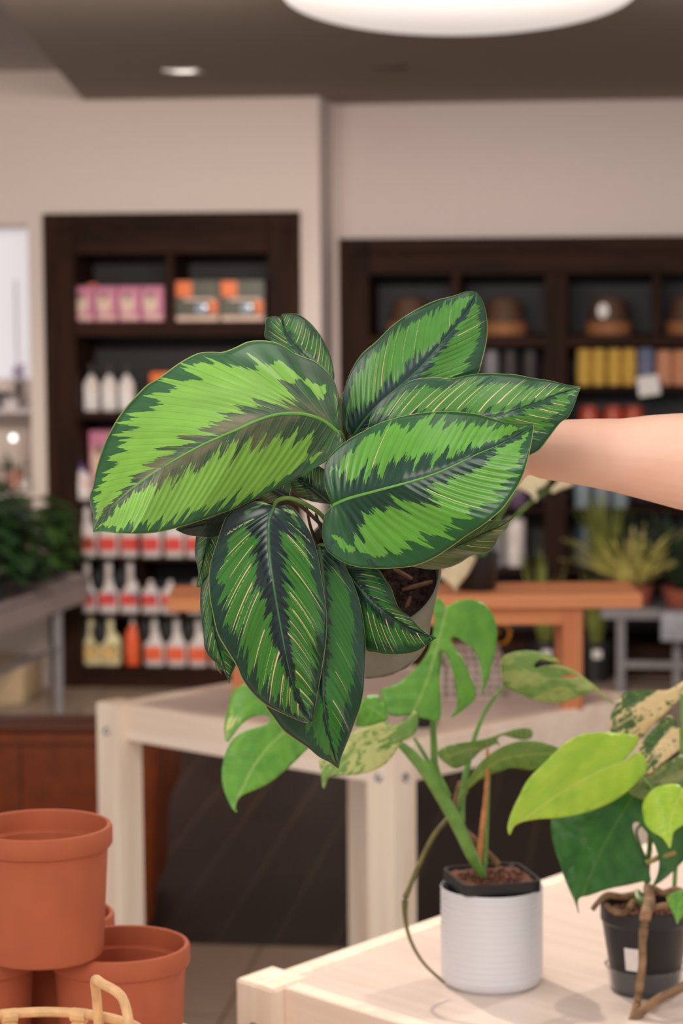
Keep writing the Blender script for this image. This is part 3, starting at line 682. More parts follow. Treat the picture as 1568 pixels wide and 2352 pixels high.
mb = MB(); mb.tube([(pw2(2), -.12, pw2(20)), (0, -.09, pw2(42)), (0, -.04, pw2(50))], .001, 6); mb.build('tag_string', M['tag'], b_, (0, 0, 0))
p0 = roll('peach skein right of the slate blue skein', 'yarn', 'peach skeins', M['peach'], pw2(38), pw2(78)); place2(p0, 1524, .1, y2s)
place2(copy_tree(p0, label='peach skein cut by the right edge'), 1562, .1, y2s)
g0 = roll('grey skein right of the upright leaf on the second shelf', 'yarn', None, M['greyglaze'], pw2(34), pw2(78)); place2(g0, 1128, .12, y2s)
k0_ = roll('near-black skein in the bay left of the thick post', 'yarn', 'near-black skeins', M['darkgrey'], pw2(36), pw2(80)); place2(k0_, 1172, .14, y2s)
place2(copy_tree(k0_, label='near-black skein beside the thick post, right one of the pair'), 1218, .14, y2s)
# orange pots on third shelf
o0 = None
for x, lb in ((1352, 'orange glazed jar above the arm, nearest the thick post'), (1408, 'orange glazed jar above the arm, middle of three'), (1454, 'orange glazed jar above the arm, rightmost of three')):
    if o0 is None:
        o0 = thing('glazed_jar', lb, 'jar', (0, 0, 0), ROT, 'orange jars above the arm'); k = pw2(23)
        mb = MB(); mb.lathe([(0, 0), (k*.8, 0), (k, k*.8), (k, k*2), (k*.8, k*2.6), (0, k*2.6)], 24); mb.build('jar_body', simple('orange_glaze', srgb(176, 66, 34), .4), o0, (0, 0, 0))
        mb = MB(); mb.lathe([(k*.85, k*2.55), (k*.85, k*2.9), (0, k*2.9)], 24); mb.build('lid', simple('orange_lid', srgb(140, 54, 32), .4), o0, (0, 0, 0)); r = o0
    else: r = copy_tree(o0, label=lb)
    place2(r, x, .1, y3s)
def jar(label, grp, mat, wd, hh, lid=None):
    r = thing('storage_jar', label, 'jar', (0, 0, 0), ROT, grp); k = wd/2
    mb = MB(); mb.lathe([(0, 0), (k*.95, 0), (k, hh*.04), (k, hh*.86), (k*.94, hh*.9), (0, hh*.9)], 24); mb.build('jar_body', mat, r, (0, 0, 0))
    mb = MB(); mb.lathe([(k*.98, hh*.9), (k*.98, hh), (0, hh)], 24); mb.build('lid', lid or mat, r, (0, 0, 0)); return r
place2(jar('mauve jar on the shelf under the leaf tip beside the thick post', None, M['mauve'], pw2(46), pw2(64)), 1190, .12, y4s)
j0 = None
for x, lb in ((1338, 'pale blue jar under the forearm next to the thick post'), (1382, 'pale blue jar under the forearm, middle of the three'), (1424, 'pale blue jar under the forearm, rightmost of the three')):
    if j0 is None: j0 = jar(lb, 'pale blue jars under the forearm', M['lightblue'], pw2(38), pw2(80)); r = j0
    else: r = copy_tree(j0, label=lb)
    place2(r, x, .12, y4s)
wj = jar('white canister on the lower shelf beside the olive leaf tip, lower of two stacked', 'white stacked canisters', M['white'], pw2(44), pw2(54)); place2(wj, 1184, .12, y5s)
place2(copy_tree(wj, label='white canister stacked on another one beside the olive leaf tip'), 1184, .12, y5s+pw2(54))
wk = jar('greyish canister left of the white stacked canisters', None, M['greyglaze'], pw2(32), pw2(100)); place2(wk, 1146, .12, y5s)
place2(jar('dark teal jar right of the thick post on the lower shelf', None, M['teal'], pw2(44), pw2(92)), 1345, .12, y5s)

# ================================================================== NICHE CONTENTS (far left)
mb = MB(); _, z1 = SZ(30, 940, .1); _, z0 = SZ(30, 950, .1); mb.box(-3.9, s63-.002, .1, .42, z0, z1)
zn1 = z1
struct(mb.build('trim_3', simple('niche_shelf_white', srgb(206, 196, 200), .3), loc=O, rotz=ROT, smooth=0))
def placen(root, x, k, z): s, _ = SZ(x, 900, k); root.location = wloc(s, k, z)
def smallpot(label, mat, fol, wd, hh, fh, seed=1, grp=None, name='potted_plant', soil=True):
    r = thing(name, label, 'plant', (0, 0, 0), ROT, grp); k = wd/2
    mb = MB(); mb.lathe([(0, 0), (k*.75, 0), (k, hh), (k*.93, hh), (k*.9, hh*.9), (0, hh*.88)], 24); mb.build('pot', mat, r, (0, 0, 0))
    rnd = random.Random(seed); mb = MB()
    for i in range(26):
        t = rnd.random()*6.28; up = rnd.uniform(.3, 1.4)
        mb.blade((math.cos(t)*k*.2, math.sin(t)*k*.2, hh*.9), (math.cos(t), math.sin(t), up), fh*rnd.uniform(.7, 1.1), k*.16, .9, 5)
    mb.build('foliage', fol, r, (0, 0, 0), solid=.001); return r
placen(smallpot('small dark-potted plant on the white shelf at the far left edge', M['blackm'], M['fern'], pxw(36), pxw(30), pxw(30), 4), 8, .2, zn1)
wp = thing('white_planter', 'white bowl on the white shelf at the far left', 'planter', (0, 0, 0), ROT); k = pxw(22)
mb = MB(); mb.lathe([(0, 0), (k*.8, 0), (k, pxw(26)), (k*.9, pxw(26)), (0, pxw(20))], 24); mb.build('bowl', M['white'], wp, (0, 0, 0))
mb = MB(); mb.lathe([(k*1.0, pxw(20)), (k*1.05, pxw(22)), (k*1.05, pxw(26)), (k, pxw(26))], 24); mb.build('rim', simple('lilac_rim', srgb(170, 160, 180), .4), wp, (0, 0, 0)); placen(wp, 24, .14, zn1)
orc = thing('orchid', 'lilac orchid stem in a dark pot standing before the lit white panel', 'plant', (0, 0, 0), ROT)
mb = MB(); mb.lathe([(0, 0), (pxw(7), 0), (pxw(8.5), pxw(60)), (pxw(6), pxw(60)), (0, pxw(56))], 20); mb.build('pot', M['darkgrey'], orc, (0, 0, 0))
mb = MB(); mb.tube([(0, 0, pxw(56)), (-.004, 0, pxw(160)), (-.003, -.004, pxw(300))], .004, 6); mb.build('stem', simple('lilac_stem', srgb(186, 170, 186), .5), orc, (0, 0, 0))
mb = MB()
for i in range(9): t = i*2.4; mb.ball((math.cos(t)*.018, math.sin(t)*.012, pxw(70)+i*.006), .011, (1, .5, 1), 8)
mb.build('blossoms', simple('lilac_petals', srgb(176, 160, 190), .6), orc, (0, 0, 0)); placen(orc, 43, .24, zn1)
mb = MB(); _, z1 = SZ(30, 1128, .1); mb.box(-3.9, s63-.002, .1, .42, z1-.03, z1); struct(mb.build('trim_4', M['wall'], loc=O, rotz=ROT, smooth=0)); zn2 = z1
placen(smallpot('tall dark green plant in a terracotta pot in the niche below the white shelf', M['terra'], M['fern2'], pxw(34), pxw(46), pxw(70), 6), 30, .2, zn2)
lamp = thing('globe_lamp', 'small glowing globe on a thin stand in the far left niche', 'lamp', (0, 0, 0), ROT)
mb = MB(); mb.ball((0, 0, pxw(124)), pxw(8), n=12); mb.build('globe', M['bulb'], lamp, (0, 0, 0)); mb = MB(); mb.tube([(0, 0, 0), (0, 0, pxw(118))], .004, 6); mb.lathe([(0, 0), (.03, 0), (.03, .006), (0, .006)], 16); mb.build('stand', M['lamp_trim'], lamp, (0, 0, 0)); placen(lamp, 28, .12, zn2)
mb = MB(); mb.lathe([(0, 0), (pxw(12), 0), (pxw(14), pxw(26)), (0, pxw(26))], 20); o = mb.build('white_cup', M['white'], rotz=ROT); tag(o, 'small white cup beside the terracotta pot in the far left niche', 'cup'); placen(o, 54, .16, zn2)

# ================================================================== LEFT METAL TABLE
zt1 = .66
def legz(mb, p, z, r=.018): mb.box(p.x-r, p.x+r, p.y-r, p.y+r, 0, z, .003, 1)
ql = PZ(137, 1638, 0); ez = P(137, 1392, ql.y).z          # table apron bottom at the leg
mt_ = thing('metal_plant_table', 'grey metal bench carrying a bank of dark leafy plants at left', 'table', (ql.x, ql.y, 0))
zb1 = P(137, 1398, ql.y-.02).z; ztp = P(137, 1340, ql.y-.02).z
far1 = P(205, 1322, ql.y+.7); c0 = Vector((ql.x+.02, ql.y-.02, 0))
pl = P(0, 1420, ql.y-.9)
# plan outline: right end edge runs back, front edge runs toward the camera and left
dF = (Vector((far1.x, far1.y, 0))-c0).normalized()
# slanting apron: the visible long side recedes from near left to far right
nearL = PZ(0, 1388, ztp); nearL.z = 0; farR = PZ(203, 1318, ztp); farR.z = 0
dirL = (farR-nearL).normalized(); nrm = Vector((-dirL.y, dirL.x, 0)); A0 = nearL-dirL*.9
mb = MB(); qd = [A0, farR, farR+nrm*.7, A0+nrm*.7]
o_ = Vector((ql.x, ql.y, 0))
for (u0, v0, u1, v1) in ((0, 0, 1, 0), (1, 0, 1, 1), (1, 1, 0, 1), (0, 1, 0, 0)):
    a = A0+(farR-A0)*u0+nrm*.7*v0; b = A0+(farR-A0)*u1+nrm*.7*v1; d = (b-a).normalized(); n = Vector((-d.y, d.x, 0))*.012
    mb.hull([((a+s_).x-o_.x, (a+s_).y-o_.y) for s_ in (Vector(), )]+[((b).x-o_.x, (b).y-o_.y), ((b+n).x-o_.x, (b+n).y-o_.y), ((a+n).x-o_.x, (a+n).y-o_.y)], ztp-.105, ztp)
mb.build('apron', M['tray'], mt_, (0, 0, 0), smooth=0)
mb = MB(); mb.hull([(q.x-o_.x, q.y-o_.y) for q in qd], ztp-.03, ztp-.02); mb.build('tray_bottom', M['tray'], mt_, (0, 0, 0), smooth=0)
for fq in (farR-dirL*.28+nrm*.02, farR-dirL*.28+nrm*.66, A0+dirL*.05+nrm*.02, A0+dirL*.05+nrm*.66):
    f_ = fq-o_
    if fq is not None:
        mb = MB(); mb.box(f_.x-.017, f_.x+.017, f_.y-.017, f_.y+.017, 0, ztp-.1, .003, 1); mb.build('leg', M['steel'], mt_, (0, 0, 0))
lg = farR-dirL*.28+nrm*.02
# rail between legs
zr = P(60, 1488, lg.y).z
mb = MB(); a = A0+dirL*.05+nrm*.02-o_; b = lg-o_; mb.tube([(a.x, a.y, zr), (b.x, b.y, zr)], .011, 8, 1); mb.build('stretcher', M['steel'], mt_, (0, 0, 0))
# plants on it
def bushy(label, loc, wd, hh, potm, fol, seed, n=110, grp=None, ls=.05):
    r = thing('potted_plant', label, 'plant', loc, 0, grp); rnd = random.Random(seed); k = wd/2
    mb = MB(); mb.lathe([(0, 0), (.045, 0), (.06, .09), (.055, .09), (.052, .08), (0, .078)], 20); mb.build('pot', potm, r, (0, 0, 0))
    mb = MB()
    for i in range(n):
        t = rnd.random()*6.28; ph = rnd.uniform(-.1, 1.35); rr = rnd.uniform(.5, 1.0)
        p = Vector((math.cos(t)*math.cos(ph)*k*rr, math.sin(t)*math.cos(ph)*k*rr, .09+max(0, math.sin(ph))*hh*rr+.01))
        mb.blade(p, (math.cos(t), math.sin(t), rnd.uniform(-.6, .5)), ls*rnd.uniform(.8, 1.5), ls*rnd.uniform(.3, .45), .8, 4)
    for i in range(14):
        t = rnd.random()*6.28; mb.tube([(0, 0, .07), (math.cos(t)*k*.3, math.sin(t)*k*.3, .09+hh*.4), (math.cos(t)*k*.6, math.sin(t)*k*.6, .09+hh*.6)], .003, 5, 3)
    mb.build('foliage', fol, r, (0, 0, 0), solid=.001); return r
labs = ['bushy dark green plant at the near left of the metal bench', 'bushy dark green plant nearest the left edge, back of the bench', 'bushy green plant at the far end of the metal bench beside the cabinet', 'dark leafy plant in the middle of the metal bench']
for i, (px, py, dk_) in enumerate(((20, 0, .12), (5, 0, .5), (150, 0, .2), (95, 0, .3))):
    t = [.62, .52, .93, .80][i]; base = A0+(farR-A0)*t+nrm*dk_
    bushy(labs[i], (base.x, base.y, ztp-.02), .42, [.30, .36, .26, .34][i], M['blackm'], [M['fern'], M['fern2'], M['fern2'], M['fern']][i], 20+i, 230, 'bushy plants on the metal bench', .07)
# crates under bench
qc = PZ(40, 1580, 0)
cr = thing('storage_crate', 'cream storage box on the floor under the metal bench', 'box', (qc.x-.05, qc.y-.38, 0), ROT)
mb = MB(); wc = .24; mb.box(-wc, .13, -.0, .3, 0, .13, .006); mb.build('crate_body', M['box_cream'], cr, (0, 0, 0)); mb = MB(); mb.box(-wc-.005, .135, -.005, .305, .13, .15, .005); mb.build('lid', simple('crate_lid', srgb(206, 184, 156), .6), cr, (0, 0, 0))

# ================================================================== FOREGROUND TABLES
def table(label, c, aa, ab, La, Lb, z, w_=.078, ap=.085, over=.02):
    """c = left corner on the top plane; a runs to the near right, b to the far right"""
    c = Vector((c.x, c.y, 0)); r = thing('slatted_display_table', label, 'table', (c.x, c.y, 0), aa)
    sg = 1; th = ab-aa; bx, by = math.cos(th), math.sin(th)
    pt = lambda i, j: Vector((i+j*bx, j*by, 0))
    def par(mb, i0, i1, j0, j1, z0, z1): mb.hull([tuple(pt(i0, j0)[:2]), tuple(pt(i1, j0)[:2]), tuple(pt(i1, j1)[:2]), tuple(pt(i0, j1)[:2])], z0, z1)
    for i, j in ((0, 0), (La-w_, 0), (0, Lb-w_), (La-w_, Lb-w_)):
        mb = MB(); par(mb, i, i+w_, j, j+w_, 0, z); bmesh.ops.bevel(mb.bm, geom=mb.bm.edges[:], offset=.003, segments=2, affect='EDGES'); lg = mb.build('leg', M['pine'], r, (0, 0, 0), smooth=30)
        # bolts on outward faces
        for dirn in (0, 1):
            if dirn == 0:
                jj = -.001 if j == 0 else j+w_+.001; pos = pt(i+w_/2, jj); nn = Vector((0, -1 if j == 0 else 1, 0))
            else:
                ii = -.001 if i == 0 else i+w_+.001; pos = pt(ii, j+w_/2); nn = Vector((-by, bx, 0)) if i == 0 else Vector((by, -bx, 0))
            m2 = Matrix.Translation(pos+Vector((0, 0, z-.058))) @ nn.to_track_quat('Z', 'Y').to_matrix().to_4x4()
            mb = MB(); mb.lathe([(.0085, -.001), (.0085, .002), (.006, .0045), (.003, .0035), (0, .0035)], 20, mat=m2); mb.build('bolt', M['bolt'], lg, (0, 0, 0))
    e_ = .022
    for k_, (i0, i1, j0, j1) in enumerate(((w_, La-w_, e_, e_+.028), (w_, La-w_, Lb-e_-.028, Lb-e_), (e_, e_+.028, w_, Lb-w_), (La-e_-.028, La-e_, w_, Lb-w_))):
        mb = MB(); par(mb, i0-.001, i1+.001, j0, j1, z-ap, z-.001); bmesh.ops.bevel(mb.bm, geom=mb.bm.edges[:], offset=.002, segments=1, affect='EDGES'); mb.build('apron', M['pine_x'], r, (0, 0, 0), smooth=30)
    mb = MB(); g = e_+.028
    mb.hull([tuple(pt(*q)[:2]) for q in ((w_, g), (La-w_, g), (La-w_, w_), (La-g, w_), (La-g, Lb-w_), (La-w_, Lb-w_), (La-w_, Lb-g), (w_, Lb-g), (w_, Lb-w_), (g, Lb-w_), (g, w_), (w_, w_))], z-.022, z-.004)
    mb.build('tabletop', M['top'], r, (0, 0, 0), smooth=0); return r
ZT = .80
rd = math.radians
table('whitewashed pine display table in the middle carrying the cedar bench', PZ(219, 1612, ZT), rd(-40.5), rd(44.5), .80, .80, ZT, .066, .077)
table('whitewashed pine display table in front carrying the white ceramic planter', PZ(540, 2247, ZT), rd(-46.5), rd(50.5), 1.3, 1.15, ZT, .072, .085)
# third table lower left (holds terracotta): its right-hand rear edge passes beside the pots
e1 = PZ(425, 2329, ZT); e2 = PZ(500, 2354, ZT); dv = Vector(((e2-e1).x, (e2-e1).y, 0)).normalized()
far3 = Vector((e1.x, e1.y, 0))-dv*.42
angA = math.atan2(dv.y, dv.x)
c3 = far3-Vector((math.cos(angA+math.pi/2), math.sin(angA+math.pi/2), 0))*1.0
table('whitewashed pine display table at lower left under the terracotta pots', c3, angA, angA+math.pi/2, 1.1, 1.0, ZT)

# ================================================================== CEDAR BENCH ON TABLE 2
zb_ = 1.7-.0
f0 = PZ(1291, 1626, ZT); zt_b = None
Yb = f0.y
pr_ = P(1470, 1393, Yb); pl_ = P(388, 1372, Yb+.04)
zbt = P(1000, 1366, Yb).z; thk = .028
bn = thing('cedar_bench', 'small orange cedar bench standing on the middle whitewashed table', 'bench', (f0.x, Yb, ZT-.004), rd(0.6))
xl = pl_.x-f0.x; xr = P(1472, 1390, Yb).x-f0.x; h = zbt-ZT+.004
mb = MB(); mb.box(xl, xr, -.02, .19, h-thk, h, .003, 1); mb.build('seat_board', M['orange'], bn, (0, 0, 0))
mb = MB(); mb.box(xl+.12, xr-.13, .0, .02, h-thk-.035, h-thk, .001, 1); mb.build('rail', M['orange'], bn, (0, 0, 0))
mb = MB(); mb.box(xl+.12, xr-.13, .15, .17, h-thk-.035, h-thk, .001, 1); mb.build('rail', M['orange'], bn, (0, 0, 0))
lw = P(1337, 1500, Yb).x-P(1290, 1500, Yb).x
for lx in (0, P(533, 1560, Yb).x-f0.x):
    for ly in (-.003, .135):
        mb = MB(); mb.box(lx, lx+lw, ly, ly+.036, 0, h-thk, .002, 1); mb.build('leg', M['orange_z'], bn, (0, 0, 0))
zbench = zbt
# pot on bench with cream plant
pb = P(1095, 1345, Yb+.10); kx = .5*(P(1140, 1300, pb.y).x-P(1040, 1300, pb.y).x)
cp = thing('variegated_plant', 'cream-leaved plant in a black pot standing on the cedar bench', 'plant', (pb.x, Yb+.08, zbench))
mb = MB(); mb.lathe([(0, 0), (kx*.8, 0), (kx*.84, .003), (kx, .075), (kx*.95, .075), (kx*.9, .066), (0, .064)], 28); mb.build('pot', M['black'], cp, (0, 0, 0))
mb = MB(); mb.lathe([(0, .05), (kx*.3, .069), (kx*.9, .066), (kx*.9, .05)], 20); mb.build('soil', M['soil'], cp, (0, 0, 0))

# woven basket under bench
wb = PZ(1085, 1600, ZT)
bk = thing('plaid_basket', 'small grey and white plaid carrier with a brass ring under the cedar bench', 'basket', (wb.x, wb.y+.03, ZT-.004))
kx = .5*(P(1165, 1560, wb.y).x-P(1005, 1560, wb.y).x); hh = P(1085, 1478, wb.y).z-ZT
mb = MB(); mb.lathe([(0, 0), (kx*.96, 0), (kx, .004), (kx, hh*.6), (kx*.75, hh), (kx*.7, hh), (0, hh*.96)], 40, sq=6, mat=Matrix.Diagonal((1, .55, 1, 1))); mb.build('basket_body', M['plaid'], bk, (0, 0, 0))
mb = MB(); cx = P(1150, 1455, wb.y).x-wb.x; rr = .021; mb.tube([(cx+rr*math.cos(t*.785), -.0, hh+.02+rr*math.sin(t*.785)) for t in range(8)], .0035, 8, 4, True); mb.build('ring', M['gold'], bk, (0, 0, 0))
mb = MB(); mb.tube([(-kx*.6, 0, hh), (-kx*.5, 0, hh+.03), (cx*.2, 0, hh+.045), (cx, 0, hh+.02)], .003, 8); mb.build('handle', M['gold'], bk, (0, 0, 0))
# dark saucer seen between the leaves on table 2
q = PZ(968, 1668, ZT); mb = MB(); mb.lathe([(0, 0), (.03, 0), (.034, .012), (.031, .012), (0, .006)], 28); tag(mb.build('saucer', M['blackm'], loc=(q.x, q.y+.03, ZT-.004)), 'small dark saucer on the middle table behind the monstera leaves', 'saucer')

# ================================================================== RIGHT BACKGROUND PLANTS
# floor nursery pots with sword leaves
def sword(label, loc, potm, fol, kx, ph, n, lh, seed, spread=.3, wdt=.012, droop=.3, grp=None, tagm=True, name='potted_plant'):
    r = thing(name, label, 'plant', loc, 0, grp); rnd = random.Random(seed)
    mb = MB(); mb.lathe([(0, 0), (kx*.78, 0), (kx*.97, ph*.93), (kx, ph*.93), (kx, ph), (kx*.92, ph), (kx*.9, ph*.9), (0, ph*.88)], 24); mb.build('pot', potm, r, (0, 0, 0))
    mb = MB()
    for i in range(n):
        t = rnd.random()*6.28; mb.blade((math.cos(t)*kx*.3, math.sin(t)*kx*.3, ph*.88), (math.cos(t)*spread*rnd.uniform(.3, 1.4), math.sin(t)*spread*rnd.uniform(.3, 1.4), 1), lh*rnd.uniform(.6, 1.05), wdt, droop, 7)
    mb.build('foliage', fol, r, (0, 0, 0), solid=.0015)
    if tagm: mb = MB(); mb.box(-.018, .018, -kx-.001, -kx+.012, ph*.62, ph*.82, .001, 1); mb.build('pot_tag', M['tag'], r, (0, 0, 0))
    return r
q = PZ(1250, 1562, 0); sword('sword-leaved plant in a black nursery pot on the floor behind the bench, left one', (q.x, q.y-.02, 0), M['black'], M['snake'], .075, .17, 16, .42, 3, .2, .012, .15, 'sword-leaved plants on the floor')
q = PZ(1365, 1562, 0); sword('sword-leaved plant in a black nursery pot on the floor right of the bench leg', (q.x, q.y-.02, 0), M['black'], M['snake'], .075, .17, 12, .32, 5, .18, .012, .15, 'sword-leaved plants on the floor')
# metal table right
qr = PZ(1425, 1592, 0); zr1 = P(1425, 1392, qr.y).z
mr = thing('metal_plant_table', 'low grey metal bench with spiky plants at the right edge', 'table', (qr.x, qr.y, 0), ROT)
mb = MB(); mb.box(-.08, 1.5, -.02, .28, zr1-.012, zr1, .003, 1); mb.box(-.08, 1.5, -.02, .0, zr1-.05, zr1, .003, 1); mb.build('tabletop', M['steel'], mr, (0, 0, 0))
for lx, ly in ((-.018, 0), (-.018, .24), (1.4, 0), (1.4, .24), (P(1555, 1500, qr.y).x-qr.x-.02, .02)):
    mb = MB(); mb.box(lx, lx+.035, ly, ly+.03, 0, zr1-.012, .002, 1); mb.build('leg', M['steel'], mr, (0, 0, 0))
mb = MB(); mb.box(0, 1.4, .01, .03, zr1*.28, zr1*.28+.03, .002, 1); mb.build('stretcher', M['steel'], mr, (0, 0, 0))
q = P(1452, 1392, qr.y+.04); sword('spiky yellow-green plant in a terracotta pot on the right metal bench', (q.x, q.y, zr1), M['terra2'], M['spiky'], .085, .08, 70, .33, 8, 1.1, .014, .5, tagm=False)
q = P(1545, 1392, qr.y+.1); sword('dark bladed plant in a wide terracotta bowl at the right edge', (q.x+.05, q.y-.08, zr1), M['terra2'], M['agave'], .11, .07, 60, .36, 9, .8, .020, .3, tagm=False)
q = P(1395, 1392, qr.y+.12); sword('tall pale green grassy plant at the back of the right metal bench', (q.x, q.y, zr1), M['blackm'], M['snake'], .045, .10, 50, .38, 10, .3, .010, .4, tagm=False)
q = P(1560, 1470, qr.y-.05)
gb = thing('grey_tub', 'pale grey plastic tub hooked at the front of the right metal bench', 'tub', (q.x+.03, qr.y-.14, 0), ROT)
mb = MB(); zz0 = P(1540, 1470, qr.y-.1).z; zz1 = P(1540, 1405, qr.y-.1).z; mb.box(-.115, .2, 0, .06, zz0, zz1, .004); mb.build('tub_body', simple('grey_tub_plastic', srgb(150, 150, 156), .5), gb, (0, 0, 0))
mb = MB(); mb.box(-.12, .205, -.005, .065, zz1, zz1+.008, .002); mb.build('rim', M['steel'], gb, (0, 0, 0))
q = PZ(1480, 1560, 0)

# ================================================================== LEATHER SEAT
p1 = PZ(372, 2150, 0)
yl = P(200, 1641, 5.9); 
Yo = 5.95; zo = P(200, 1642, Yo+.3).z
xr_ = P(368, 1800, Yo).x
lt = thing('leather_chair', 'brown leather tub chair with piped seams seen from behind, lower left beyond the pots', 'chair', (xr_, Yo, 0), ROT*.4)
lh_ = P(200, 1668, Yo).z; wl_ = 1.0
def taper(mb):
    for v in mb.bm.verts:
        if v.co.x > -.3: v.co.x -= (1-v.co.z/lh_)*.035
mb = MB(); mb.box(-wl_, 0, 0, .13, .04, lh_-.012, .02, 3); taper(mb); mb.build('backrest', M['leather'], lt, (0, 0, 0))
mb = MB(); mb.box(-wl_+.02, -.03, .12, .62, .04, .30, .02, 3); taper(mb); mb.build('base', M['leather'], lt, (0, 0, 0))
mb = MB(); mb.box(-wl_+.12, -.14, .13, .63, .30, .40, .03, 3); mb.build('seat_cushion', M['leather'], lt, (0, 0, 0))
for x0_, x1_ in ((-wl_+.01, -wl_+.13), (-.15, -.02)): mb = MB(); mb.box(x0_, x1_, .12, .64, .28, .46, .03, 3); mb.build('arm', M['leather'], lt, (0, 0, 0))
mb = MB(); mb.box(-wl_-.004, .004, -.004, .138, lh_-.018, lh_+.004, .009, 3); mb.build('top_band', M['leather_p'], lt, (0, 0, 0))
mb = MB(); mb.tube([(-wl_, -.002, lh_-.048), (-.004, -.002, lh_-.048)], .003, 8, 2); mb.build('piping', M['leather_p'], lt, (0, 0, 0))
sx = P(45, 1800, Yo).x-xr_
mb = MB(); mb.tube([(sx, -.001, .05), (sx, -.001, lh_-.05)], .003, 8, 2); mb.build('seam', M['leather_p'], lt, (0, 0, 0))
for lx in (-wl_+.08, -.12):
    for ly in (.06, .55): mb = MB(); mb.lathe([(0, 0), (.02, 0), (.025, .045), (0, .045)], 16, c=(lx, ly, 0)); mb.build('foot', M['blackm'], lt, (0, 0, 0))

# ================================================================== TERRACOTTA POTS
RR = .079; HH = .147
def tpot(label, loc):
    r = thing('terracotta_pot', label, 'pot', loc, 0, 'stacked terracotta pots')
    mb = MB(); mb.lathe([(0, 0), (.062, 0), (.0655, .002), (.067, .006), (.0735, HH-.028), (.0738, HH-.0255), (.0775, HH-.0235), (.079, HH-.021), (.079, HH-.004), (.0775, HH-.001), (.0755, HH), (.0735, HH-.001), (.0725, HH-.004), (.0722, HH-.0225), (.0715, HH-.0232), (.0665, HH-.0236), (.0655, HH-.0245), (.0652, HH-.027), (.061, .008), (.055, .006), (0, .006)], 72)
    mb.build('pot_body', M['terra'], r, (0, 0, 0)); return r
def ploc(px, py, z):   # centre of rim at pixel, rim height z
    q = PZ(px, py, z); return Vector((q.x, q.y, z-HH))
zl = ZT-.004
t0 = tpot('terracotta pot on the right of the bottom row, behind the cane handle', ploc(275, 2166, zl+HH))
copy_tree(t0, ploc(-76, 2170, zl+HH), label='terracotta pot in the bottom row cut off by the left edge')
copy_tree(t0, ploc(109, 2096, zl+HH), label='terracotta pot at the back of the bottom row, nearly hidden')
copy_tree(t0, ploc(93, 1901, zl+HH+HH-.003)+Vector((0, 0, .004)), label='terracotta pot on top of the stack, its open rim in full view')
# rattan basket
bc = PZ(70, 2408, .950); rbk = .115
rb = thing('rattan_basket', 'round pale rattan basket with an arched cane handle, lower left corner', 'basket', (bc.x, bc.y, zl))
zr_ = .950-zl
mb = MB(); mb.tube([(rbk*math.cos(t*math.pi/8), rbk*math.sin(t*math.pi/8), zr_) for t in range(16)], .0052, 10, 4, True); mb.build('rim', M['rattan'], rb, (0, 0, 0))
mb = MB(); mb.tube([(rbk*.8*math.cos(t*math.pi/8), rbk*.8*math.sin(t*math.pi/8), .006) for t in range(16)], .005, 10, 4, True); mb.lathe([(0, .001), (rbk*.8, .001), (rbk*.8, .006), (0, .006)], 40); mb.build('base', M['rattan'], rb, (0, 0, 0))
mb = MB()
for i in range(10):
    t0_ = i*math.pi/5; pts = []
    for j in range(9):
        s_ = j/8; t = t0_+(s_-.5)*.62; hz = math.sin(s_*math.pi); rr_ = rbk*(.8+.2*(.08+.9*hz)); pts.append((rr_*math.cos(t), rr_*math.sin(t), .006+(zr_-.014)*hz))
    mb.tube(pts, .0035, 8, 3)
mb.build('hoops', M['rattan'], rb, (0, 0, 0))
mb = MB()
for i in range(10):
    t = i*math.pi/5; c_ = Vector((rbk*math.cos(t), rbk*math.sin(t), zr_-.002)); tg = Vector((-math.sin(t), math.cos(t), 0))
    mb = MB(); mb.tube([c_-tg*.008, c_+tg*.008], .0075, 10, 2); mb.build('binding', M['rattan'], rb, (0, 0, 0))
ha = PZ(288, 2352, .965)-bc; hang = math.atan2(.05, .115)
h1 = P(228, 2345, bc.y+.075)-Vector((bc.x, bc.y, zl)); h2 = P(300, 2375, bc.y+.0)-Vector((bc.x, bc.y, zl)); top = P(226, 2249, bc.y+.045)-Vector((bc.x, bc.y, zl))
mb = MB(); mb.tube([h1-Vector((0, 0, .02)), h1+Vector((-.002, 0, .02)), top+Vector((-.004, .008, -.004)), top+Vector((.004, -.008, -.002)), (top+h2)/2+Vector((.008, 0, .008)), h2], .0050, 10, 8); mb.build('handle', M['rattan'], rb, (0, 0, 0))

# ================================================================== LEAF BUILDERS
def spl(pts, n=200):
    """Catmull-Rom, resampled by arc length, returns f(t)"""
    pts = [Vector(p).to_2d() if len(p) > 2 else Vector(p) for p in pts]; L = len(pts); Q = []
    for i in range(L-1):
        p0, p1, p2, p3 = pts[max(i-1, 0)], pts[i], pts[i+1], pts[min(i+2, L-1)]
        for j in range(8):
            t = j/8; Q.append(.5*((2*p1)+(p2-p0)*t+(2*p0-5*p1+4*p2-p3)*t*t+(3*p1-p0-3*p2+p3)*t**3))
    Q.append(pts[-1]); acc = [0]
    for a, b in zip(Q, Q[1:]): acc.append(acc[-1]+(b-a).length)
    T = acc[-1]
    def f(t):
        s = max(0, min(1, t))*T; lo, hi = 0, len(acc)-1
        while hi-lo > 1:
            m_ = (lo+hi)//2
            if acc[m_] <= s: lo = m_
            else: hi = m_
        d = acc[hi]-acc[lo]; k = (s-acc[lo])/d if d > 1e-9 else 0
        return Q[lo].lerp(Q[hi], k)
    f.T = T; return f
def lerp3(d, u):
    n = len(d)-1; x = min(max(u, 0), .99999)*n; i = int(x); return d[i]*(1-(x-i))+d[i+1]*(x-i)
def leafname(mat): return mat
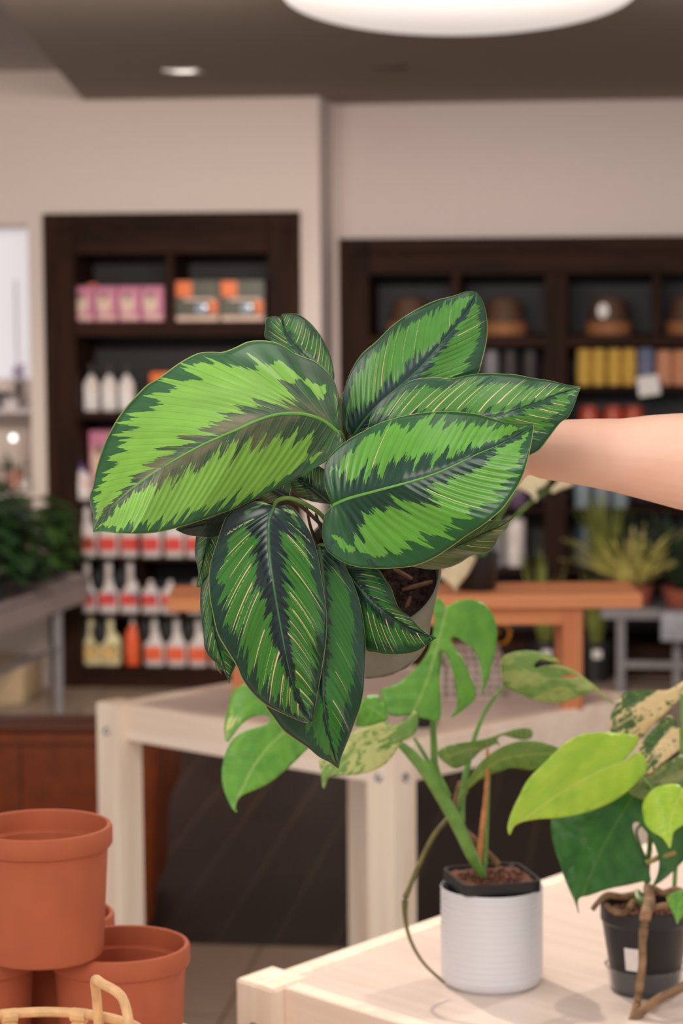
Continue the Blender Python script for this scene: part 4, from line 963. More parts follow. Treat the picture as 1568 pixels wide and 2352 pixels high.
def cleaf(plant, label, org, sc, mid, left, right, dm, dl, dr, mat, ribmat, g=.5, nu=110, nvv=14, rib=.0016, amp=.0003, nve=24, bend=.12):
    cv = lambda L: [(org[0]+x/sc, org[1]+y/sc) for x, y in L]
    mf, lf, rf = spl(cv(mid)), spl(cv(left)), spl(cv(right))
    bm = bmesh.new(); uvl = bm.loops.layers.uv.new('UVMap'); grid = []
    base = plant.location
    def pt(u, side, a):
        M_ = mf(u)
        if a < 1e-6: q = M_
        else:
            gg = g if not isinstance(g, tuple) else g[0 if side < 0 else 1]; E_ = (lf if side < 0 else rf)(u**gg if u > 0 else 0); tg = mf(min(1, u+.02))-mf(max(0, u-.02))
            if tg.length > 0: tg.normalize()
            C_ = (M_+E_)/2-tg*(E_-M_).length*bend*math.sin(math.pi*min(1, u*1.0))**.5
            q = M_*(1-a)**2+C_*2*a*(1-a)+E_*a*a
        wob = math.sin(math.pi*min(1, u))**.6 if 0 < u < 1 else 0
        dY = (dl if side < 0 else dr)*(a**1.5)*wob-.003*(1-a)*0+amp*math.sin(u**.8*nve*2*math.pi)*math.sin(a*math.pi)
        dY += .004*math.sin(u*9+side*2)*a*a*wob + .0022*(1-math.exp(-a*9))*-1
        return P(q.x, q.y, lerp3(dm, u)+dY)-base
    uvs = {}
    for i in range(nu+1):
        u = (i/nu)**1.7; row_ = []
        for j in range(-nvv, nvv+1):
            a = abs(j)/nvv; sd = -1 if j < 0 else 1
            a2 = a
            v = bm.verts.new(pt(u, sd, a2)); uvs[v] = (u**.8, sd*a2); row_.append(v)
        grid.append(row_)
    for i in range(nu):
        for j in range(2*nvv):
            f = bm.faces.new((grid[i][j], grid[i][j+1], grid[i+1][j+1], grid[i+1][j]))
            f.smooth = True
            for lp in f.loops: lp[uvl].uv = uvs[lp.vert]
    bmesh.ops.recalc_face_normals(bm, faces=bm.faces)
    me = bpy.data.meshes.new('leaf'); bm.to_mesh(me); bm.free(); me.materials.append(mat)
    o = bpy.data.objects.new('leaf', me); COL.objects.link(o); o.parent = plant
    md = o.modifiers.new('thickness', 'SOLIDIFY'); md.thickness = .0006; md.offset = 0
    if label: o['label'] = label
    if rib:
        pts = [P(mf(t/16).x, mf(t/16).y, lerp3(dm, t/16)-.0003)-base for t in range(17)]
        mb = MB(); mb.tube(pts, [rib*(1-.86*t/16) for t in range(17)], 8, 3); mb.build('midrib', ribmat, o, (0, 0, 0))
    return o
def pip(x, y, poly):
    c = False; j = len(poly)-1
    for i in range(len(poly)):
        xi, yi = poly[i]; xj, yj = poly[j]
        if (yi > y) != (yj > y) and x < (xj-xi)*(y-yi)/(yj-yi)+xi: c = not c
        j = i
    return c
def pleaf(plant, label, org, sc, out, mid, d, mat, hw=None, camb=.02, hole=None, step=9, ribmat=None, rib=.0012, curl=0, name='leaf', thick=.0008):
    """leaf with a free outline (splits, holes). d = (depth at midrib base, depth at tip)"""
    cv = lambda L: [(org[0]+x/sc, org[1]+y/sc) for x, y in L]
    f = spl(cv(out)+[cv(out)[0]]); n = max(40, int(f.T/7)); ring = [tuple(f(i/n)) for i in range(n)]
    mf = spl(cv(mid)); ms = [mf(i/40) for i in range(41)]
    vs = [Vector(p) for p in ring]; ed = [(i, (i+1) % n) for i in range(n)]; hr = []
    if hole:
        hf = spl(cv(hole)+[cv(hole)[0]]); hn = 20; hr = [tuple(hf(i/hn)) for i in range(hn)]; b0 = len(vs); vs += [Vector(p) for p in hr]; ed += [(b0+i, b0+(i+1) % hn) for i in range(hn)]
    xs = [p[0] for p in ring]; ys = [p[1] for p in ring]
    x = min(xs)+step/2; r_ = 0
    while x < max(xs):
        y = min(ys)+step/2+(step/2 if r_ % 2 else 0)
        while y < max(ys):
            if pip(x, y, ring) and not (hr and pip(x, y, hr)) and min((vs[k]-Vector((x, y))).length for k in range(0, n, 1)) > step*.45: vs.append(Vector((x, y)))
            y += step
        x += step*.87; r_ += 1
    rv, re, rf_, *_ = delaunay_2d_cdt(vs, ed, [], 0, 1e-4)
    bm = bmesh.new(); uvl = bm.loops.layers.uv.new('UVMap'); base = plant.location
    if hw is None: hw = max((Vector(p)-mf(.5)).length for p in ring)*.75
    bv = []; uvd = []
    for p in rv:
        best = min(range(41), key=lambda k: (ms[k]-p).length_squared); k = min(max(best, 0), 39); tg = (ms[min(40, k+1)]-ms[max(0, k-1)]).normalized()
        off = p-ms[best]; sd = tg.x*off.y-tg.y*off.x; al = off.dot(tg)
        u = best/40+(al/mf.T if best in (0, 40) else 0); dist_ = math.copysign(min(off.length, 3*hw), sd); v = dist_/hw
        Y = d[0]*(1-u)+d[-1]*u + camb*min(v*v, 2.2)*(1) + curl*v + .0035*math.sin(u*11+v*2)*abs(v)
        bv.append(bm.verts.new(P(p.x, p.y, Y)-base)); uvd.append((u, v))
    uvm = {v: uv for v, uv in zip(bv, uvd)}
    for t in rf_:
        c = sum((rv[i] for i in t), Vector((0, 0)))/3
        if not pip(c.x, c.y, ring) or (hr and pip(c.x, c.y, hr)): continue
        try: fa = bm.faces.new([bv[i] for i in t])
        except ValueError: continue
        fa.smooth = True
        for lp in fa.loops: lp[uvl].uv = uvm[lp.vert]
    bmesh.ops.delete(bm, geom=[v for v in bm.verts if not v.link_faces], context='VERTS')
    bmesh.ops.recalc_face_normals(bm, faces=bm.faces)
    me = bpy.data.meshes.new(name); bm.to_mesh(me); bm.free(); me.materials.append(mat)
    o = bpy.data.objects.new(name, me); COL.objects.link(o); o.parent = plant
    md = o.modifiers.new('thickness', 'SOLIDIFY'); md.thickness = thick; md.offset = 0
    if label: o['label'] = label
    return o
def stem(plant, pts, rad, mat, name='stem', label=None, org=(0, 0), sc=1.0, n=10):
    """pts: (px, py, Y)"""
    base = plant.location; mb = MB(); mb.tube([P(org[0]+x/sc, org[1]+y/sc, Y)-base for x, y, Y in pts], rad, n, 6)
    o = mb.build(name, mat, plant, (0, 0, 0))
    if label: o['label'] = label
    return o

# ================================================================== PLANTS ON THE RIGHT FRONT TABLE
YP = PZ(1130, 2281, ZT).y+.062
pc = PZ(1130, 2281, ZT); pcx = P(1129, 2150, YP).x
pln = thing('ceramic_planter', 'white ribbed ceramic planter on the front table holding a square black pot', 'planter', (pcx, YP, ZT-.004))
kr = .5*(P(1249, 2060, YP).x-P(1010, 2060, YP).x); zrim = P(1130, 2032, YP).z-(ZT-.004)
prof = [(0, 0), (kr*.86, 0), (kr*.92, .002), (kr*.965, .008)]
nr = 14
for i in range(nr*4+1):
    t = i/(nr*4); prof.append((kr*(.985)+.0011*abs(math.sin(t*nr*math.pi))**.7-.0011, .010+t*(zrim-.016)))
prof += [(kr*.99, zrim-.002), (kr*.975, zrim), (kr*.955, zrim-.001), (kr*.945, zrim-.005), (kr*.92, zrim*.5), (kr*.88, .006), (0, .005)]
mb = MB(); mb.lathe(prof, 96); mb.build('planter_body', M['ribbed'], pln, (0, 0, 0), smooth=60)
mo = thing('monstera_plant', 'young monstera with split leaves in a square black pot set in the white planter', 'plant', (pcx, YP, ZT+.012))
zt_ = P(1130, 2007, YP).z-(ZT+.012)
sqr = kr*.80
def sqpot(plant, r, h, rot, mat):
    mb = MB(); prof = [(0, 0), (r*.8, 0), (r, h-.014), (r*1.07, h-.014), (r*1.07, h), (r*1.0, h), (r*.97, h-.006), (0, h-.007)]
    m_ = Matrix.Rotation(rot, 4, 'Z'); mb.lathe(prof, 64, mat=m_, sq=9); o = mb.build('nursery_pot', mat, plant, (0, 0, 0)); return o
sqpot(mo, sqr*.92, zt_-.0, rd(14), M['black'])
def soilmesh(plant, r, z, mat, rot=0, sq=None, seed=1, nchip=60, tilt=None, name='soil', chipm=None):
    mb = MB(); rnd = random.Random(seed); T_ = tilt or Matrix.Identity(4)
    rings = 14; prof = [(r*i/rings, 0) for i in range(rings+1)]
    mb.lathe(prof, 48, mat=T_ @ Matrix.Translation((0, 0, z)) @ Matrix.Rotation(rot, 4, 'Z'), sq=sq)
    zz = T_.to_3x3() @ Vector((0, 0, 1))
    for v in mb.bm.verts: v.co += zz*(noise.noise(v.co*160)*.003+noise.noise(v.co*60)*.002)
    for i in range(nchip):
        t = rnd.random()*6.28; q = r*.9*math.sqrt(rnd.random()); L_ = rnd.uniform(.002, .006); b2 = bmesh.new(); bmesh.ops.create_cube(b2, size=1)
        mm = T_ @ Matrix.Translation((math.cos(t)*q, math.sin(t)*q, z+.0015)) @ Matrix.Rotation(rnd.random()*6, 4, (rnd.random(), rnd.random(), rnd.random()+.1)) @ Matrix.Diagonal((L_, L_*.6, L_*.35, 1)); mb._merge(b2, mm)
    return mb.build(name, mat, plant, (0, 0, 0))
soilmesh(mo, sqr*.86, zt_-.004, M['soilred'], rd(14), 9, 3, 160)
So = (480, 1360); Ss = 1.912
# stems
YS = YP
stem(mo, [(1205, 1255, YS-.005), (1150, 1150, YS-.02), (1095, 1030, YS-.03), (1040, 930, YS-.04), (960, 800, YS-.05), (890, 715, YS-.06), (835, 665, YS-.07)], [.0042, .0075, .0085, .0085, .008, .0068, .004], M['stem'], 'stem', 'thick green main stem', So, Ss, 14)
stem(mo, [(1110, 1010, YS+.0), (1110, 900, YS+.02), (1135, 760, YS+.03), (1165, 640, YS+.04), (1215, 520, YS+.05), (1290, 415, YS+.05)], [.004, .0045, .004, .003, .0026, .002], M['stem'], 'stem', None, So, Ss)
stem(mo, [(1060, 960, YS-.02), (1010, 850, YS-.01), (960, 740, YS), (900, 640, YS+.01)], [.004, .0035, .003, .002], M['stem'], 'stem', None, So, Ss)
stem(mo, [(1050, 900, YS+.01), (995, 780, YS+.02), (987, 680, YS+.02), (985, 540, YS+.02), (1010, 300, YS+.01), (1045, 70, YS+.0)], [.005, .005, .0045, .004, .003, .002], M['stem'], 'stem', None, So, Ss)
stem(mo, [(1190, 1245, YS), (1185, 1180, YS), (1200, 1020, YS-.01), (1214, 900, YS-.01), (1222, 760, YS-.01), (1222, 690, YS)], [.0045, .004, .0032, .003, .0025, .002], M['stem_o'], 'stem', 'orange and yellow dried leaf stem', So, Ss)
stem(mo, [(1200, 1250, YS-.002), (1212, 1170, YS+.003), (1222, 950, YS), (1230, 800, YS)], [.004, .003, .0022, .0018], M['stem'], 'stem', None, So, Ss)
stem(mo, [(1090, 960, YS+.01), (1110, 900, YS+.01), (1130, 870, YS+.01)], .003, M['stem'], 'stem', None, So, Ss)
stem(mo, [(1270, 1195, YS+.02), (1215, 1140, YS+.02), (1150, 1080, YS+.015), (1085, 1020, YS+.01), (1075, 950, YS), (1100, 830, YS+.0)], [.004, .0042, .0055, .005, .004, .002], M['root'], 'aerial_root', 'brown woody vine', So, Ss)
rt = [(1030, 1878), (992, 1925), (961, 1988), (940, 2040), (930, 2068), (932, 2120), (946, 2168), (975, 2215), (1021, 2258)]
stem(mo, [(x, y, YS+[.0, -.02, -.03, -.04, -.045, -.05, -.055, -.06, -.062][i]) for i, (x, y) in enumerate(rt)], [.0032, .003, .003, .0032, .0042, .0026, .0022, .002, .0018], M['root_g'], 'aerial_root', 'long thin root arching down to the table')
# leaves
pleaf(mo, 'split leaf at lower left', So, Ss, [(150, 405), (110, 430), (85, 500), (68, 580), (68, 630), (80, 660), (110, 622), (150, 575), (200, 545), (250, 540), (268, 555), (255, 580), (200, 595), (140, 620), (95, 660), (65, 730), (55, 790), (60, 850), (80, 910), (105, 955), (125, 970), (118, 945), (125, 915), (150, 890), (200, 870), (260, 840), (320, 795), (370, 750), (415, 705), (440, 670), (420, 600), (350, 500), (260, 430), (200, 405)], [(420, 560), (300, 640), (200, 760), (110, 940)], (YS-.12, YS-.19), M['mon'], camb=.012)
pleaf(mo, 'mottled leaf with a drooping tip in the middle', So, Ss, [(480, 745), (490, 780), (497, 850), (508, 864), (520, 820), (560, 806), (640, 803), (720, 785), (780, 750), (820, 700), (840, 660), (880, 640), (910, 610), (920, 560), (908, 512), (880, 545), (850, 572), (800, 582), (770, 570), (720, 585), (660, 600), (600, 640), (520, 700)], [(905, 530), (800, 600), (660, 680), (500, 850)], (YS-.06, YS-.12), M['mon2'], camb=.008)
pleaf(mo, None, So, Ss, [(640, 590), (655, 510), (690, 462), (735, 453), (762, 480), (785, 545), (770, 570), (700, 590)], [(780, 555), (700, 500)], (YS+.0, YS+.02), M['mon'], camb=.006)
pleaf(mo, 'large top leaf with three hanging lobes', So, Ss, [(1045, 65), (1085, 40), (1150, 32), (1210, 55), (1250, 110), (1265, 180), (1257, 250), (1232, 350), (1212, 420), (1195, 447), (1200, 380), (1185, 300), (1160, 250), (1120, 220), (1085, 200), (1060, 203), (1075, 240), (1110, 290), (1150, 380), (1170, 460), (1110, 520), (1060, 553), (1088, 500), (1085, 420), (1062, 330), (1035, 265), (1008, 262), (1008, 320), (1012, 400), (1015, 555), (960, 558), (880, 542), (810, 545), (775, 520), (760, 460), (752, 430), (830, 400), (900, 340), (950, 280), (975, 220), (990, 120), (985, 60), (1005, 20), (1025, 45)], [(1045, 65), (1010, 200), (960, 380), (900, 520)], (YS-.01, YS-.05), M['mon'], camb=.014, hw=130, step=8)
Ro = (960, 1060); Rs = 2.58
pleaf(mo, 'sage-green leaf with a slit and a long tip pointing right', Ro, Rs, [(500, 1290), (490, 1220), (490, 1180), (510, 1150), (560, 1130), (640, 1120), (720, 1128), (790, 1150), (835, 1180), (840, 1196), (800, 1190), (740, 1175), (700, 1190), (685, 1215), (700, 1225), (740, 1212), (800, 1205), (850, 1210), (910, 1230), (960, 1260), (1010, 1300), (1060, 1340), (1110, 1390), (1150, 1420), (1170, 1440), (1130, 1425), (1080, 1380), (1040, 1360), (960, 1390), (880, 1420), (790, 1432), (700, 1415), (620, 1385), (550, 1355), (510, 1325)], [(505, 1300), (700, 1290), (900, 1300), (1160, 1435)], (YS+.06, YS+.02), M['mon3'], camb=.012, hole=[(850, 1272), (880, 1265), (930, 1264), (955, 1272), (930, 1282), (870, 1286)], step=7)
pleaf(mo, 'narrow leaf seen from below', So, Ss, [(1005, 700), (1030, 680), (1090, 665), (1160, 655), (1230, 640), (1300, 615), (1360, 598), (1410, 600), (1420, 620), (1415, 640), (1380, 650), (1330, 640), (1290, 630), (1265, 645), (1278, 680), (1262, 665), (1230, 680), (1190, 700), (1150, 740), (1090, 775), (1050, 760), (1010, 725)], [(1222, 690), (1150, 690), (1050, 720)], (YS+.02, YS-.04), M['monb'], camb=.01)
pleaf(mo, None, So, Ss, [(1122, 880), (1140, 820), (1180, 760), (1250, 700), (1330, 662), (1400, 652), (1470, 662), (1540, 690), (1530, 730), (1490, 760), (1440, 778), (1400, 782), (1330, 772), (1270, 790), (1200, 820), (1150, 855)], [(1125, 875), (1250, 750), (1400, 715), (1530, 710)], (YS+.0, YS-.04), M['monb'], camb=.012)

# right-hand black pot with climbing plants
YQ = PZ(1480, 2290, ZT).y+.045
pq = P(1482, 2180, YQ)
ph = thing('philodendron_plant', 'mixed lime, dark green and cream-splashed climber in a round black pot, right edge', 'plant', (pq.x, YQ, ZT-.004+.004))
kr2 = P(1586, 2080, YQ).x-P(1482, 2080, YQ).x; kb = P(1556, 2250, YQ).x-P(1480, 2250, YQ).x; zr2 = P(1482, 2076, YQ).z-ZT
mb = MB(); mb.lathe([(0, 0), (kb*.9, 0), (kb, .004), (kr2*.96, zr2-.022), (kr2*.97, zr2-.02), (kr2, zr2-.018), (kr2, zr2-.002), (kr2*.97, zr2), (kr2*.93, zr2-.002), (kr2*.91, zr2-.016), (0, zr2-.018)], 64); mb.build('nursery_pot', M['black'], ph, (0, 0, 0))
soilmesh(ph, kr2*.9, zr2-.012, M['soilred'], 0, None, 8, 200)
m_ = Matrix.Identity(4)
mb = MB()
for j in range(9):
    for i in range(2): pass
lab = []
a0_ = rd(-128); a1_ = rd(-106)
bm_ = mb.bm; N_ = 8; lo_, hi_ = zr2*.30, zr2*.58
rows = [[bm_.verts.new(((kb+(kr2*.96-kb)*(z_/(zr2-.022))+.0006)*math.cos(a0_+(a1_-a0_)*i/N_), (kb+(kr2*.96-kb)*(z_/(zr2-.022))+.0006)*math.sin(a0_+(a1_-a0_)*i/N_), z_)) for i in range(N_+1)] for z_ in (lo_, hi_)]
for i in range(N_): bm_.faces.new((rows[0][i], rows[0][i+1], rows[1][i+1], rows[1][i]))
mb.build('pot_sticker', M['tag'], ph, (0, 0, 0))
gl, b_g = newmat('clear_plastic'); b_g.inputs['Base Color'].default_value = (.9, .9, .92, 1); b_g.inputs['Roughness'].default_value = .15; b_g.inputs['Transmission Weight'].default_value = .95; b_g.inputs['IOR'].default_value = 1.2
mb = MB(); mb.lathe([(0, 0), (kb*1.02, 0), (kb*1.06, .002), (kb*1.2, .032), (kb*1.23, .033), (kb*1.17, .0325), (kb*1.04, .003), (0, .002)], 64)
tag(mb.build('plant_saucer', gl, loc=(pq.x, YQ, ZT-.004)), 'clear plastic saucer under the round black pot', 'saucer')
To = (1100, 1540); Ts = 3.35
pleaf(ph, 'large glossy dark green split leaf', To, Ts, [(550, 1130), (555, 1250), (580, 1370), (610, 1460), (650, 1580), (700, 1700), (740, 1790), (768, 1878), (762, 1760), (850, 1730), (1000, 1680), (1150, 1650), (1260, 1625), (1315, 1632), (1320, 1600), (1290, 1500), (1250, 1400), (1210, 1310), (1185, 1230), (1180, 1180), (1220, 1165), (1260, 1210), (1320, 1290), (1360, 1370), (1385, 1460), (1375, 1560), (1340, 1655), (1430, 1600), (1568, 1470), (1660, 1380), (1660, 1150), (1500, 950), (1300, 850), (1150, 880), (900, 1000), (700, 1060)], [(1290, 800), (1100, 1100), (930, 1400), (765, 1800)], (YQ+.01, YQ-.10), M['deep'], camb=.015, hw=110)
pleaf(ph, 'lime yellow-green heart-shaped leaf', To, Ts, [(1115, 700), (1140, 665), (1185, 610), (1225, 548), (1215, 515), (1160, 490), (1060, 480), (950, 475), (830, 485), (740, 510), (650, 565), (560, 650), (470, 740), (400, 810), (350, 880), (310, 960), (270, 1040), (235, 1130), (218, 1200), (225, 1255), (240, 1265), (270, 1200), (340, 1165), (450, 1145), (600, 1135), (750, 1110), (900, 1065), (1040, 1000), (1150, 920), (1230, 840), (1280, 780), (1290, 720), (1270, 660), (1230, 632), (1185, 642), (1145, 680)], [(1118, 700), (900, 790), (600, 960), (235, 1230)], (YQ-.10, YQ-.17), M['lime'], camb=.015, hw=105)
pleaf(ph, 'small lime leaf at the right edge', To, Ts, [(1255, 1080), (1260, 1020), (1300, 950), (1360, 900), (1440, 880), (1510, 872), (1560, 900), (1650, 1000), (1620, 1150), (1568, 1190), (1500, 1240), (1485, 1300), (1470, 1372), (1440, 1330), (1400, 1280), (1330, 1240), (1275, 1180)], [(1560, 930), (1480, 1120), (1470, 1360)], (YQ-.13, YQ-.18), M['lime'], camb=.012)
pleaf(ph, 'cream and green splashed leaf at top right', To, Ts, [(1015, 330), (1060, 250), (1110, 175), (1200, 155), (1330, 150), (1450, 150), (1540, 100), (1620, 60), (1700, 70), (1640, 130), (1568, 190), (1500, 260), (1420, 340), (1330, 430), (1240, 530), (1150, 500), (1060, 490), (1008, 460)], [(1600, 110), (1400, 230), (1200, 340), (1060, 430)], (YQ+.05, YQ+.02), M['vari'], camb=.012)
pleaf(ph, 'cream and green splashed leaf behind the lime leaf', To, Ts, [(1230, 560), (1330, 460), (1440, 350), (1500, 370), (1525, 430), (1500, 455), (1568, 440), (1650, 470), (1600, 560), (1500, 640), (1400, 720), (1310, 795), (1250, 760), (1225, 660)], [(1600, 460), (1450, 540), (1290, 740)], (YQ+.04, YQ-.02), M['vari'], camb=.01)
pleaf(ph, 'olive green leaf behind the lime leaves', To, Ts, [(1290, 790), (1400, 730), (1500, 670), (1568, 650), (1700, 700), (1650, 850), (1520, 920), (1400, 950), (1330, 1000), (1240, 990), (1150, 940), (1180, 860)], [(1640, 730), (1450, 820), (1180, 920)], (YQ+.02, YQ-.04), M['olivel'], camb=.01)
pleaf(ph, 'small bright green leaf low at the right edge', To, Ts, [(1435, 1740), (1500, 1705), (1568, 1690), (1650, 1710), (1600, 1850), (1540, 1925), (1522, 1957), (1505, 1900), (1468, 1830)], [(1600, 1710), (1540, 1800), (1522, 1940)], (YQ-.10, YQ-.12), M['mon'], camb=.006)
stem(ph, [(1250, 820, YQ-.09), (1290, 860, YQ-.06), (1330, 910, YQ-.02), (1400, 1010, YQ)], [.0018, .002, .0024, .003], M['stem'], 'stem', None, To, Ts)
stem(ph, [(1318, 1250, YQ), (1310, 1380, YQ), (1295, 1500, YQ), (1290, 1690, YQ)], .0035, M['olivel'] if False else M['petiole'], 'stem', None, To, Ts)
stem(ph, [(1270, 1490, YQ-.01), (1380, 1440, YQ-.01), (1500, 1400, YQ)], .0035, M['stem_t'], 'stem', None, To, Ts)
stem(ph, [(1240, 1190, YQ-.02), (1210, 1260, YQ), (1290, 1480, YQ)], .002, M['petiole'], 'stem', None, To, Ts)
stem(ph, [(1566, 180, YQ+.03), (1564, 400, YQ+.03), (1560, 620, YQ+.03), (1540, 1000, YQ+.02), (1500, 1690, YQ+.01)], .003, M['stem'], 'stem', None, To, Ts)
Qo = (900, 1800); Qs = 2.347
stem(ph, [(1380, 560, YQ-.02), (1385, 630, YQ-.05), (1365, 720, YQ-.085), (1350, 850, YQ-.09), (1348, 980, YQ-.095), (1332, 1100, YQ-.1), (1318, 1200, YQ-.105), (1285, 1300, YQ-.12)], [.006, .0075, .007, .0048, .005, .0055, .005, .0045], M['root'], 'aerial_root', 'knobbly brown root hanging over the pot front', Qo, Qs, 12)
stem(ph, [(1930, 1120, YQ-.08), (1760, 1060, YQ-.09), (1620, 1070, YQ-.10), (1540, 1110, YQ-.11), (1440, 1160, YQ-.115), (1350, 1225, YQ-.118), (1270, 1300, YQ-.12)], [.003, .0045, .0055, .0055, .006, .0055, .005], M['root'], 'aerial_root', None, Qo, Qs, 12)
stem(ph, [(1320, 600, YQ+.0), (1240, 610, YQ-.02), (1160, 600, YQ-.035), (1110, 640, YQ-.05), (1080, 680, YQ-.055)], [.006, .0045, .004, .0035, .003], M['root'], 'aerial_root', None, Qo, Qs)
stem(ph, [(1300, 640, YQ-.02), (1260, 690, YQ-.045), (1200, 690, YQ-.05), (1150, 650, YQ-.04)], [.005, .0045, .004, .003], M['root'], 'aerial_root', None, Qo, Qs)
stem(ph, [(1400, 560, YQ-.0), (1460, 590, YQ-.01), (1530, 570, YQ-.0), (1600, 600, YQ)], [.005, .0045, .004, .0035], M['root'], 'aerial_root', None, Qo, Qs)
stem(ph, [(1370, 690, YQ-.05), (1450, 660, YQ-.045), (1560, 650, YQ-.04)], [.005, .004, .0035], M['root'], 'aerial_root', None, Qo, Qs)
stem(ph, [(1320, 590, YQ), (1340, 640, YQ-.02), (1400, 660, YQ-.03)], [.006, .006, .004], M['petiole'], 'stem', None, Qo, Qs)

# cream leaves of the plant on the cedar bench
Yc = Yb+.02
pleaf(cp, 'cream white drooping leaf', (700, 640), 2.24, [(660, 1500), (690, 1440), (780, 1420), (870, 1425), (880, 1440), (850, 1500), (815, 1550), (780, 1590), (772, 1620), (762, 1590), (730, 1560), (690, 1530)], [(800, 1400), (780, 1500), (770, 1610)], (Yc-.02, Yc-.03), M['creamleaf'], camb=.01)
Ro = (960, 1060)
pleaf(cp, None, Ro, Rs, [(560, 60), (640, 55), (740, 85), (780, 105), (765, 130), (735, 155), (700, 175), (707, 210), (697, 240), (680, 215), (650, 185), (590, 160), (540, 130)], [(620, 60), (660, 120), (697, 230)], (Yc, Yc-.02), M['creamleaf'], camb=.008)
pleaf(cp, None, Ro, Rs, [(840, 105), (880, 115), (930, 128), (900, 150), (850, 165), (800, 188), (785, 175), (810, 140)], [(900, 120), (790, 182)], (Yc, Yc-.02), M['creamleaf'], camb=.006)
stem(cp, [(1095, 1290, Yb+.08), (1090, 1240, Yb+.05), (1065, 1205, Yb+.02), (1058, 1265, Yb)], .003, M['stem'])
stem(cp, [(1097, 1290, Yb+.08), (1150, 1180, Yb+.06), (1205, 1090, Yb+.03)], .003, M['stem'])
stem(cp, [(1097, 1290, Yb+.08), (1200, 1170, Yb+.06), (1300, 1100, Yb+.03)], .0028, M['stem'])

# ================================================================== HELD CALATHEA
YC = 2.27
pot_c = P(848, 1305, YC)                        # rim centre
ax = Vector((0.0, -math.cos(rd(38)), math.sin(rd(38)))).normalized()
PR = P(1013, 1305, YC).x-pot_c.x; PHt = .112
cal = thing('calathea_plant', 'calathea with lime and pink-pinstriped leaves held up in a tilted grey-green pot', 'plant', pot_c)
m3 = ax.to_track_quat('Z', 'Y').to_matrix().to_4x4()
mb = MB(); mb.lathe([(0, -PHt), (PR*.80, -PHt), (PR*.86, -PHt+.001), (PR*.875, -PHt+.004), (PR*.88, -PHt+.007), (PR*.985, -.012), (PR*1.0, -.002), (PR*.995, 0), (PR*.965, 0), (PR*.955, -.004), (PR*.93, -.025), (PR*.9, -.05), (0, -.05)], 96, mat=m3); mb.build('pot', M['pot_grey'], cal, (0, 0, 0))
mb = MB(); rnd = random.Random(4); pts = []
for i in range(48):
    t = i*2*math.pi/48; r_ = PR*.878+rnd.uniform(-.0004, .0006); pts.append(m3 @ Vector((r_*math.cos(t), r_*math.sin(t), -PHt+.004+rnd.uniform(-.0008, .0008))))
mb.tube(pts, .0011, 6, 2, True); mb.build('dried_crust', simple('dried_crust', srgb(150, 136, 112), .9, .3, 300, .6), cal, (0, 0, 0))
soilmesh(cal, PR*.93, -.018, M['soil'], 0, None, 5, 260, tilt=m3)
mb = MB()
for (px, py, L_, an) in ((958, 1345, .030, 15), (925, 1318, .02, -30), (935, 1390, .018, 70), (900, 1300, .02, 10)):
    q = P(px, py, YC-.005)-pot_c; b2 = bmesh.new(); bmesh.ops.create_cube(b2, size=1); bmesh.ops.bevel(b2, geom=b2.edges[:], offset=.2, segments=1, affect='EDGES')
    mb._merge(b2, Matrix.Translation(q+Vector((0, 0, 0))) @ Matrix.Rotation(rd(-an), 4, 'Y') @ Matrix.Rotation(rd(20), 4, 'X') @ Matrix.Diagonal((L_, .004, .0035, 1)))
mb.build('bark_chips', M['chip'], cal, (0, 0, 0))
c1, s1_ = (180, 700), 2.24; c2 = (700, 640); c3_ = (400, 1100)
# A – big lime leaf
cleaf(cal, 'largest lime-green leaf with greyish midrib zone', c1, s1_,
 [(1335, 655), (1270, 602), (1200, 572), (1120, 558), (1030, 565), (950, 582), (860, 622), (770, 662), (680, 700), (600, 740), (510, 790), (430, 838), (350, 892), (270, 950), (170, 1045), (75, 1170)],
 [(1335, 655), (1318, 610), (1322, 560), (1334, 500), (1332, 440), (1312, 385), (1270, 335), (1215, 290), (1160, 268), (1110, 248), (1060, 215), (1010, 192), (940, 183), (870, 190), (800, 222), (740, 243), (680, 243), (620, 248), (560, 275), (500, 312), (450, 350), (400, 385), (350, 415), (300, 465), (250, 520), (205, 580), (170, 640), (140, 700), (118, 760), (100, 820), (85, 880), (75, 940), (60, 985), (62, 1030), (75, 1070), (78, 1110), (75, 1170)],
 [(1335, 655), (1352, 680), (1363, 705), (1340, 750), (1290, 795), (1200, 850), (1100, 905), (1000, 955), (900, 1005), (800, 1050), (700, 1085), (600, 1120), (500, 1150), (400, 1172), (300, 1179), (200, 1176), (120, 1168), (75, 1170)],
 (2.14, 2.08, 2.04, 2.03), .050, -.02, M['calA'], M['midrib'], g=(.34, .38), nu=240, nvv=20, rib=.0017, amp=.0004, nve=30, bend=.12)
# B
cleaf(cal, 'bright green leaf in front at right', c2, s1_,
 [(140, 1168), (220, 1132), (330, 1102), (430, 1075), (560, 1040), (680, 1000), (790, 950), (880, 905), (1000, 855), (1100, 800), (1175, 748)],
 [(140, 1168), (125, 1125), (105, 1080), (97, 1020), (105, 960), (130, 910), (175, 865), (230, 825), (300, 785), (380, 745), (460, 718), (540, 700), (620, 688), (720, 682), (820, 688), (900, 700), (970, 722), (1030, 740), (1100, 748), (1175, 748)],
 [(140, 1168), (108, 1205), (92, 1260), (90, 1330), (110, 1390), (150, 1430), (210, 1465), (280, 1485), (370, 1492), (460, 1490), (560, 1478), (650, 1445), (740, 1390), (830, 1325), (900, 1280), (960, 1235), (1020, 1180), (1070, 1110), (1110, 1040), (1140, 960), (1160, 870), (1172, 800), (1175, 748)],
 (2.13, 2.10, 2.09, 2.10), .045, -.015, M['calB'], M['midrib'], g=(.42, .36), nu=220, nvv=18, rib=.0015, amp=.0004, nve=28, bend=.16)
